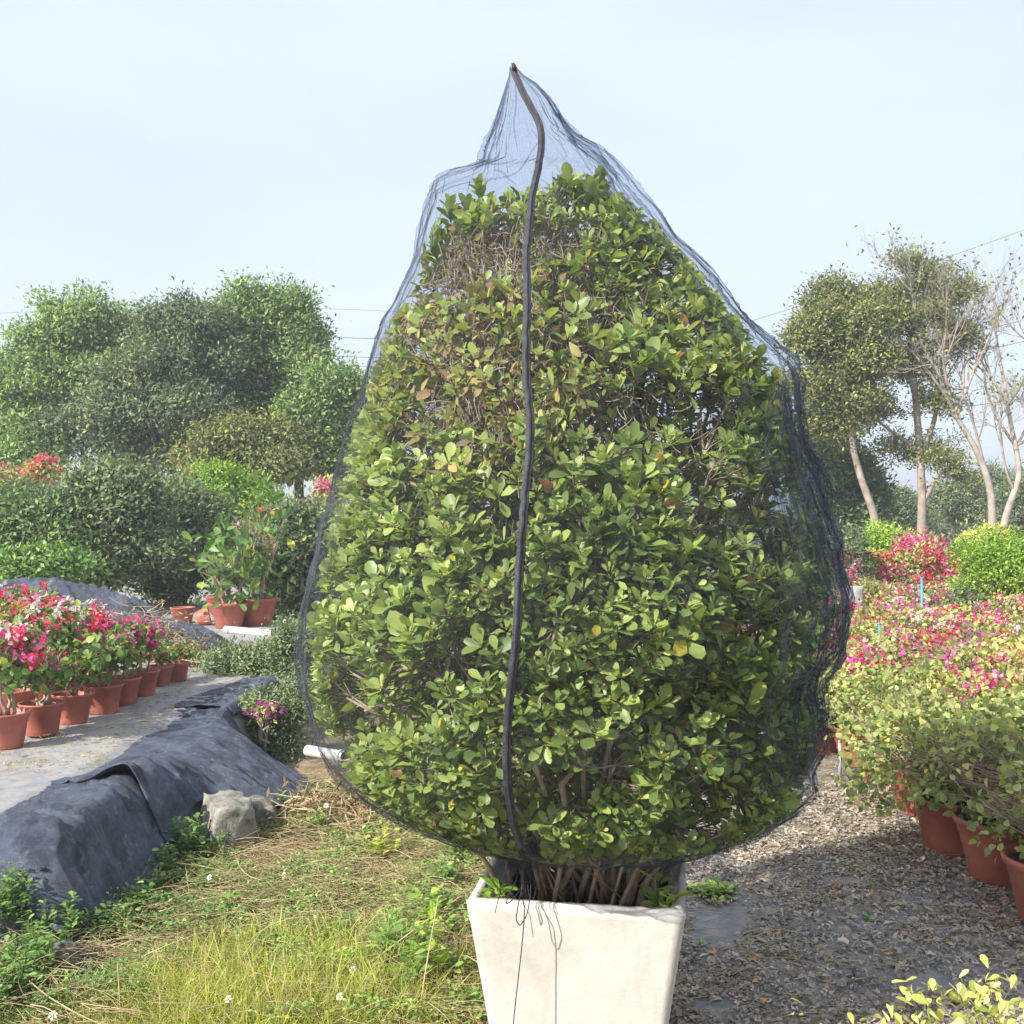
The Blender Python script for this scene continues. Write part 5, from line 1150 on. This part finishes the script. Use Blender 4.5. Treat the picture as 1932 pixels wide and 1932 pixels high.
# dry straw litter
x, y = patch(20000, -2.1, .42, 3.2, 6.6, lambda x, y: freeg(x, y)*np.clip(1.1-.75*bright(x, y)-.5*smooth(-1.0, -1.6, x), 0, 1)); n_ = len(x)
a_ = rng.uniform(0, 6.28, n_); a_ = np.where(rng.random(n_) < .5, rng.normal(size=n_)*.4-.35, a_); ln = rng.uniform(.05, .30, n_)
p0 = np.stack([x, y, height(x, y)+rng.uniform(.005, .10, n_)], -1); p1 = p0+np.stack([np.cos(a_)*ln, np.sin(a_)*ln, rng.normal(size=n_)*.05*ln*4], -1); p1[:, 2] = np.maximum(p1[:, 2], .005)
mb = MB(); tubes3(mb, p0, p1, rng.uniform(.0008, .0022, n_), .0007, np.clip(.5+rng.normal(size=n_)*.25, 0, 1), seg=4)
tag(mb.build('straw', M['straw']), 'tangle of dry tan stalks lying over the grass', 'straw', kind='stuff')
# long bent dead stalks, one by one
LONG = [([(470, 1640), (520, 1625), (600, 1620), (650, 1640), (720, 1635)], .0035, 'long pale arching stalk left of centre in the dry grass'),
        ([(420, 1760), (450, 1720), (500, 1680), (560, 1640)], .003, 'pale stalk slanting up to meet the arching stalk'),
        ([(30, 1830), (90, 1880), (150, 1915), (220, 1945)], .0028, 'thin stalk slanting down at the bottom left corner'),
        ([(228, 1945), (226, 1890), (222, 1820)], .003, 'upright broken brown stem near the bottom left'),
        ([(590, 1560), (620, 1545), (690, 1535), (760, 1530)], .003, 'bleached twig lying across the dry heap by the net'),
        ([(300, 1720), (400, 1690), (520, 1700), (640, 1680)], .0025, 'thin straw crossing the middle of the grass patch'),
        ([(680, 1560), (700, 1620), (690, 1660)], .003, 'curved dry twig hanging beside the dry heap'),
        ([(640, 1860), (720, 1800), (800, 1740), (870, 1690)], .0025, 'thin yellow stem leaning towards the planter'),
        ([(790, 1930), (800, 1850), (815, 1760), (828, 1690)], .003, 'upright yellow stem just left of the planter')]
for pts, r_, lab in LONG:
    q = []
    for u, v in pts:
        h_ = .05 if 'upright' not in lab and 'leaning' not in lab else 0
        q.append(G(u, v, h_+.03) if h_ else P(u, v, dground(pts[0][1])))
    q = np.array(q); t = np.linspace(0, len(q)-1, 24); q = np.stack([np.interp(t, np.arange(len(q)), q[:, k_]) for k_ in range(3)], -1)
    for _ in range(3): q[1:-1] = (q[:-2]+2*q[1:-1]+q[2:])/4
    mb = MB(); tube(mb, q, np.linspace(r_, r_*.5, 24), 6, .75); tag(mb.build('dry_stalk', M['straw'], loc=q[0]), lab, 'dry stalk', 'long dry stalks in the grass')
# weeds: clumps one could pull up
def weed(label, x, y, r_, h_, n_, L=.028, m_='weed', tint=(.45, .18), group='leafy weeds on the left ground', name='leafy_weed', z=None, heart=False):
    zb = float(height(np.array([x]), np.array([y]))[0]) if z is None else z; b_ = np.array([x, y, zb]); root = empty(name, tuple(b_)); tag(root, label, 'weed', group)
    ns_ = max(4, n_//14); q = np.stack([rng.normal(size=ns_)*r_*.5, rng.normal(size=ns_)*r_*.5, rng.uniform(.4, 1, ns_)*h_], -1); q[:, 2] *= np.exp(-(np.hypot(q[:, 0], q[:, 1])/r_)**2*.6)
    foot = b_+q*[.55, .55, 0]; tip = b_+q; mb = MB(); tubes3(mb, foot, tip, .0016, .0009, .5, seg=3); mb.build('stems', M['weed'], root, b_)
    mb = MB(); i1 = rng.integers(0, ns_, n_); s_ = rng.uniform(.25, 1, n_); pp = foot[i1]*(1-s_[:, None])+tip[i1]*s_[:, None]; a_ = rng.uniform(0, 6.28, n_)
    D_ = nrm(np.stack([np.cos(a_), np.sin(a_), rng.uniform(.1, .8, n_)], -1)); N_ = nrm(np.stack([-np.cos(a_)*.3, -np.sin(a_)*.3, np.ones(n_)], -1)+rng.normal(size=(n_, 3))*.25)
    Ls = L*rng.uniform(.6, 1.3, n_); leaves(mb, pp+D_*.006, D_, N_, Ls, Ls*.55, np.clip(tint[0]+rng.normal(size=n_)*tint[1]+.2*(s_-.5), 0, 1), LEAF_FINE); mb.build('leaves', M[m_], root, b_)
WD = [(20, 1800, .20, .26, 700, 'dark weed clump at the left edge in the bottom corner, rearmost'), (60, 1850, .22, .24, 800, 'broad dark weed clump near the bottom left corner'), (15, 1900, .16, .18, 500, 'weed clump in the very bottom left corner'), (110, 1800, .12, .20, 320, 'upright weed at the foot of the steep fabric'),
      (205, 1770, .16, .16, 500, 'weed clump just below the steep fabric corner'), (255, 1730, .16, .17, 520, 'weed clump right of the steep fabric foot'), (300, 1690, .14, .14, 420, 'weed clump at the outer corner of the steep fabric'),
      
      (380, 1680, .16, .09, 420, 'low weed mat in front of the concrete block'), (440, 1660, .15, .08, 380, 'low weed mat right of the concrete block'), (600, 1590, .10, .16, 220, 'fresh green weed before the twig heap'), (690, 1610, .10, .14, 220, 'fresh green weed right of the twig heap'),
      (430, 1740, .10, .14, 160, 'bright weed among the straw left of centre'), (560, 1720, .14, .08, 260, 'low bright weed in the straw left of the planter'), (790, 1800, .12, .12, 240, 'weed clump left of the planter'), (850, 1870, .12, .12, 280, 'weed clump against the lower left side of the planter'),
      (860, 1800, .09, .14, 180, 'small weed touching the left side of the planter'), (700, 1900, .14, .08, 260, 'low weed in the lush grass at the bottom'), (590, 1910, .12, .08, 200, 'low weed right of the daisy pair at the bottom'), (880, 1920, .10, .10, 220, 'weed at the planter foot by the bottom edge'), (520, 1560, .12, .12, 240, 'weed clump by the outer hem of the sagging fabric')]
for u, v, r_, h_, n_, lab in WD:
    g = G(u, v); br = u > 400; weed(lab, g[0], g[1], r_, h_, n_, L=.030 if not br else .034, tint=(.62, .18) if br else (.42, .17))
for x_, y_, r_, h_, n_, lab in [(-1.60, 4.72, .13, .18, 420, 'weed clump in the notch between the two fabric sheets'), (-1.52, 4.98, .13, .25, 480, 'bushy weed left of the concrete block'), (-1.62, 4.95, .10, .27, 300, 'tall weed growing up in front of the dark fold of fabric')]:
    weed(lab, x_, y_, r_, h_, n_, L=.032, tint=(.5, .17), z=0.0)
for u, v, r_, h_, n_, m_, lab in [(720, 1640, .13, .22, 260, 'grass', 'yellow green weed under the left side of the net'), (840, 1690, .10, .22, 220, 'weed', 'weed clump between the seedlings and the planter rim'), (760, 1850, .13, .15, 260, 'weed', 'broad weed clump left of the planter among the lush grass'),
                                  (820, 1760, .09, .26, 180, 'weed', 'tall thin weed beside the planter wall'), (650, 1780, .12, .12, 220, 'weed', 'weed in the centre of the lush grass'), (520, 1820, .12, .12, 200, 'weed', 'weed at the left border of the lush grass'), (870, 1650, .10, .28, 240, 'pot_leaf', 'tall leafy weed right behind the planter rim at left')]:
    g = G(u, v); weed(lab, g[0], g[1], r_, h_, n_, L=.036, m_=m_, tint=(.6, .18))
g = P(800, 1660, 3.55); weed('yellow green seedling with large leaves beside the planter rim', g[0], 3.55, .09, .46, 46, .062, 'lime_leaf', (.62, .14))
g = P(745, 1690, 3.7); weed('green seedling with large leaves left of the yellow green one', g[0], 3.72, .08, .34, 34, .060, 'pot_leaf', (.5, .14))
g = P(772, 1770, 3.5); weed('soft pale green seedling standing lower left of the planter', g[0], 3.5, .07, .30, 30, .055, 'pot_leaf', (.6, .12))
g = P(1148, 1930, 2.72); weed('small sprig rising before the planter front at the bottom edge', g[0], 2.68, .02, .40, 26, .026, 'pot_leaf', (.55, .14))
weed('rounded green sprig growing at the left inside the planter mouth', -.02, 2.93, .04, .16, 26, .050, 'lime_leaf', (.4, .12), 'sprigs growing inside the planter', 'sprig', PT-.05)
weed('green leafy sprig spilling over the right front rim of the planter', .40, 2.90, .06, .10, 34, .052, 'shrub_leaf', (.45, .1), 'sprigs growing inside the planter', 'sprig', PT-.05)
g = G(1350, 1690); weed('small bright grass tuft on the path right of the planter', g[0], g[1], .13, .05, 500, .03, 'weed', (.75, .15), None, 'path_tuft')
for k_, (u, v) in enumerate([(1410, 1815), (1490, 1815), (1395, 1600), (1700, 1620), (1560, 1700), (1440, 1560), (1640, 1740), (1330, 1790)]):
    g = G(u, v); weed('tiny green weed poking through the leaf litter on the path', g[0], g[1], .04, .025, 40, .018, 'weed', (.7, .15), 'tiny weeds on the path', 'path_weed')
x, y = patch(90000, -2.3, .35, 3.2, 6.2, lambda x, y: freeg(x, y)*smooth(.50, .62, fnoise(np.stack([x*2.6, y*2.6, x*0], -1), 88, 3)+.16*smooth(-.9, -1.7, x)+.05)*smooth(.42, .25, x)); n_ = len(x)
a_ = rng.uniform(0, 6.28, n_); D_ = nrm(np.stack([np.cos(a_), np.sin(a_), rng.uniform(0, .8, n_)], -1)); mb = MB()
leaves(mb, np.stack([x, y, height(x, y)+rng.uniform(.005, .11, n_)*(.4+fnoise(np.stack([x*5, y*5, x*0], -1), 12, 2))], -1), D_, nrm(np.stack([rng.normal(size=n_)*.4, rng.normal(size=n_)*.4, np.ones(n_)], -1)), rng.uniform(.010, .028, n_), rng.uniform(.006, .014, n_), np.clip(.5+.25*smooth(-1.6, -.6, x)+rng.normal(size=n_)*.18, 0, 1), LEAF_MID)
tag(mb.build('ground_cover', M['weed']), 'low small leaved creeping weeds spreading over the left ground', 'ground cover', kind='stuff')
# daisies
DA = [(100, 1915, .12, 'white daisy with a yellow eye at the bottom left'), (430, 1885, .12, 'white daisy in the grass left of centre at the bottom'), (640, 1880, .12, 'white daisy in the lush grass near the planter'), (665, 1830, .10, 'small white daisy above the lush grass daisy'), (535, 1650, .10, 'white daisy pair member behind the arching stalk'), (395, 1655, .1, 'tiny white daisy in front of the concrete block'), (725, 1928, .06, 'white daisy touching the bottom edge near the planter'), (615, 1520, .3, 'white daisy held high beside the twig heap')]
for u, v, h_, lab in DA:
    d = dground(v, h_); c = P(u, v, d); b_ = np.array([c[0], c[1], 0]); root = empty('daisy', tuple(b_)); tag(root, lab, 'flower', 'white daisies in the grass')
    mb = MB(); tube(mb, [b_, b_*.5+c*.5+[.01, 0, 0], c], .0012, 5, .3); mb.build('stem', M['weed'], root, b_)
    mb = MB(); a_ = np.arange(6)*math.pi/3+rng.random(); nn_ = nrm(np.array([rng.normal()*.3, -.7, .6])); A1 = nrm(np.cross(nn_, [1, 0, .2])); B1 = np.cross(nn_, A1)
    D_ = A1*np.cos(a_)[:, None]+B1*np.sin(a_)[:, None]; leaves(mb, c+D_*.004, D_, np.tile(nn_, (6, 1)), rng.uniform(.007, .012, 6), .007, .5, LEAF_FINE); mb.build('petals', M['daisy'], root, b_)
    mb = MB(); tube(mb, [c-nn_*.003, c+nn_*.002, c+nn_*.005], [.003, .004, .0015], 8); mb.build('eye', M['daisy_eye'], root, b_)
# leaf litter on the path
BARE = [(1350, 1745, 60, 40), (1335, 1905, 62, 22), (1765, 1855, 45, 25), (1590, 1665, 40, 8)]
def litdens(x, y):
    u = W0/2+x/y*W0; v = HZ+CAMH/y*W0; k_ = np.ones_like(x)
    nz_ = fnoise(np.stack([x*7, y*7, x*0], -1), 55, 2)-.5
    for (a_, b__, c_, d_) in BARE: k_ *= smooth(.7, 1.15, np.hypot((u-a_)/c_, (v-b__)/d_)+nz_*1.1)
    return k_*np.clip(.35+1.5*(fnoise(np.stack([x*4, y*4, x*0], -1), 66, 3)-.25), .3, 1)*smooth(.30, .50, x)
x, y = patch(70000, .3, 3.2, 3.2, 6.5, litdens); x2, y2 = patch(16000, .3, 4, 6.5, 12, litdens); x = np.r_[x, x2]; y = np.r_[y, y2]; n_ = len(x)
a_ = rng.uniform(0, 6.28, n_); mb = MB(); D_ = nrm(np.stack([np.cos(a_), np.sin(a_), rng.normal(size=n_)*.25], -1)); N_ = nrm(np.stack([rng.normal(size=n_)*.45, rng.normal(size=n_)*.45, np.ones(n_)], -1))
Ls = rng.uniform(.012, .032, n_)+(rng.random(n_) < .12)*.018; leaves(mb, np.stack([x, y, .012+rng.uniform(0, .012, n_)], -1), D_, N_, Ls, Ls*rng.uniform(.35, .8, n_), np.clip(rng.beta(2, 2.2, n_)*.9+(rng.random(n_) < .03)*.5, 0, 1), LEAF_LIT, bend=.25)
tag(mb.build('leaf_litter', M['litter']), 'dry brown fallen leaves scattered over the path fabric', 'leaf litter', kind='stuff')
x, y = patch(3200, .4, 3.0, 3.2, 8, litdens); n_ = len(x); a_ = rng.normal(size=n_)*.5; ln = rng.uniform(.04, .22, n_); p0 = np.stack([x, y, np.full(n_, .022)], -1)
mb = MB(); tubes3(mb, p0, p0+np.stack([np.cos(a_)*ln, np.sin(a_)*ln, rng.uniform(-.01, .02, n_)], -1), .0015, .0008, rng.random(n_), seg=3); tag(mb.build('twig_litter', M['straw']), 'thin dry twigs strewn among the fallen leaves on the path', 'twig litter', kind='stuff')
# litter on the bed top
x, y = patch(5000, -5, -2.1, 5, 11); n_ = len(x); a_ = rng.normal(size=n_)*.6; ln = rng.uniform(.01, .06, n_); p0 = np.stack([x, y, np.full(n_, BEDZ+.012)], -1)
mb = MB(); tubes3(mb, p0, p0+np.stack([np.cos(a_)*ln, np.sin(a_)*ln, rng.uniform(-.005, .01, n_)], -1), .0018, .001, rng.random(n_), seg=2)
a_ = rng.uniform(0, 6.28, n_); leaves(mb, p0[:1500], np.stack([np.cos(a_), np.sin(a_), a_*0+.1], -1)[:1500], np.tile([0, 0, 1.], (1500, 1)), .025, .014, rng.random(1500), LEAF_LIT)
tag(mb.build('bed_litter', M['straw']), 'dry bits and stalks scattered over the top of the raised bed', 'litter', kind='stuff')
x, y = patch(26, -3.2, -2.1, 4.2, 6.4); mb = MB()
for xx, yy in zip(x, y):
    m_ = 40; q = np.stack([xx+rng.normal(size=m_)*.05, yy+rng.normal(size=m_)*.03, np.full(m_, BEDZ-.002)], -1); blades(mb, q, nrm(np.stack([rng.normal(size=m_)*.5, rng.normal(size=m_)*.5, np.ones(m_)], -1)), rng.uniform(.01, .03, m_), np.full(m_, .003), rng.uniform(.3, .6, m_))
tag(mb.build('moss', M['grass']), 'small green tufts of moss and grass on top of the raised bed', 'moss', kind='stuff')

# ================================================================== HAZE
import bmesh
hm = bpy.data.meshes.new('haze'); bm = bmesh.new(); bmesh.ops.create_cube(bm, size=1)
for v in bm.verts: v.co = Vector((v.co.x*1000, 0, 0))+Vector((0, 430+v.co.y*1100, 0))+Vector((0, 0, 8.0+v.co.z*19))
bm.to_mesh(hm); bm.free(); ho = bpy.data.objects.new('haze', hm); C.objects.link(ho); tag(ho, kind='stuff', label='thin pale daytime haze over the nursery', cat='haze')
m, n, out = mat('haze'); pv = n.nodes.new('ShaderNodeVolumePrincipled'); pv.inputs['Color'].default_value = (.88, .93, 1, 1); pv.inputs['Density'].default_value = .0028; pv.inputs['Anisotropy'].default_value = .3
n.links.new(pv.outputs[0], out.inputs['Volume']); hm.materials.append(m)
scene.cycles.volume_bounces = 0
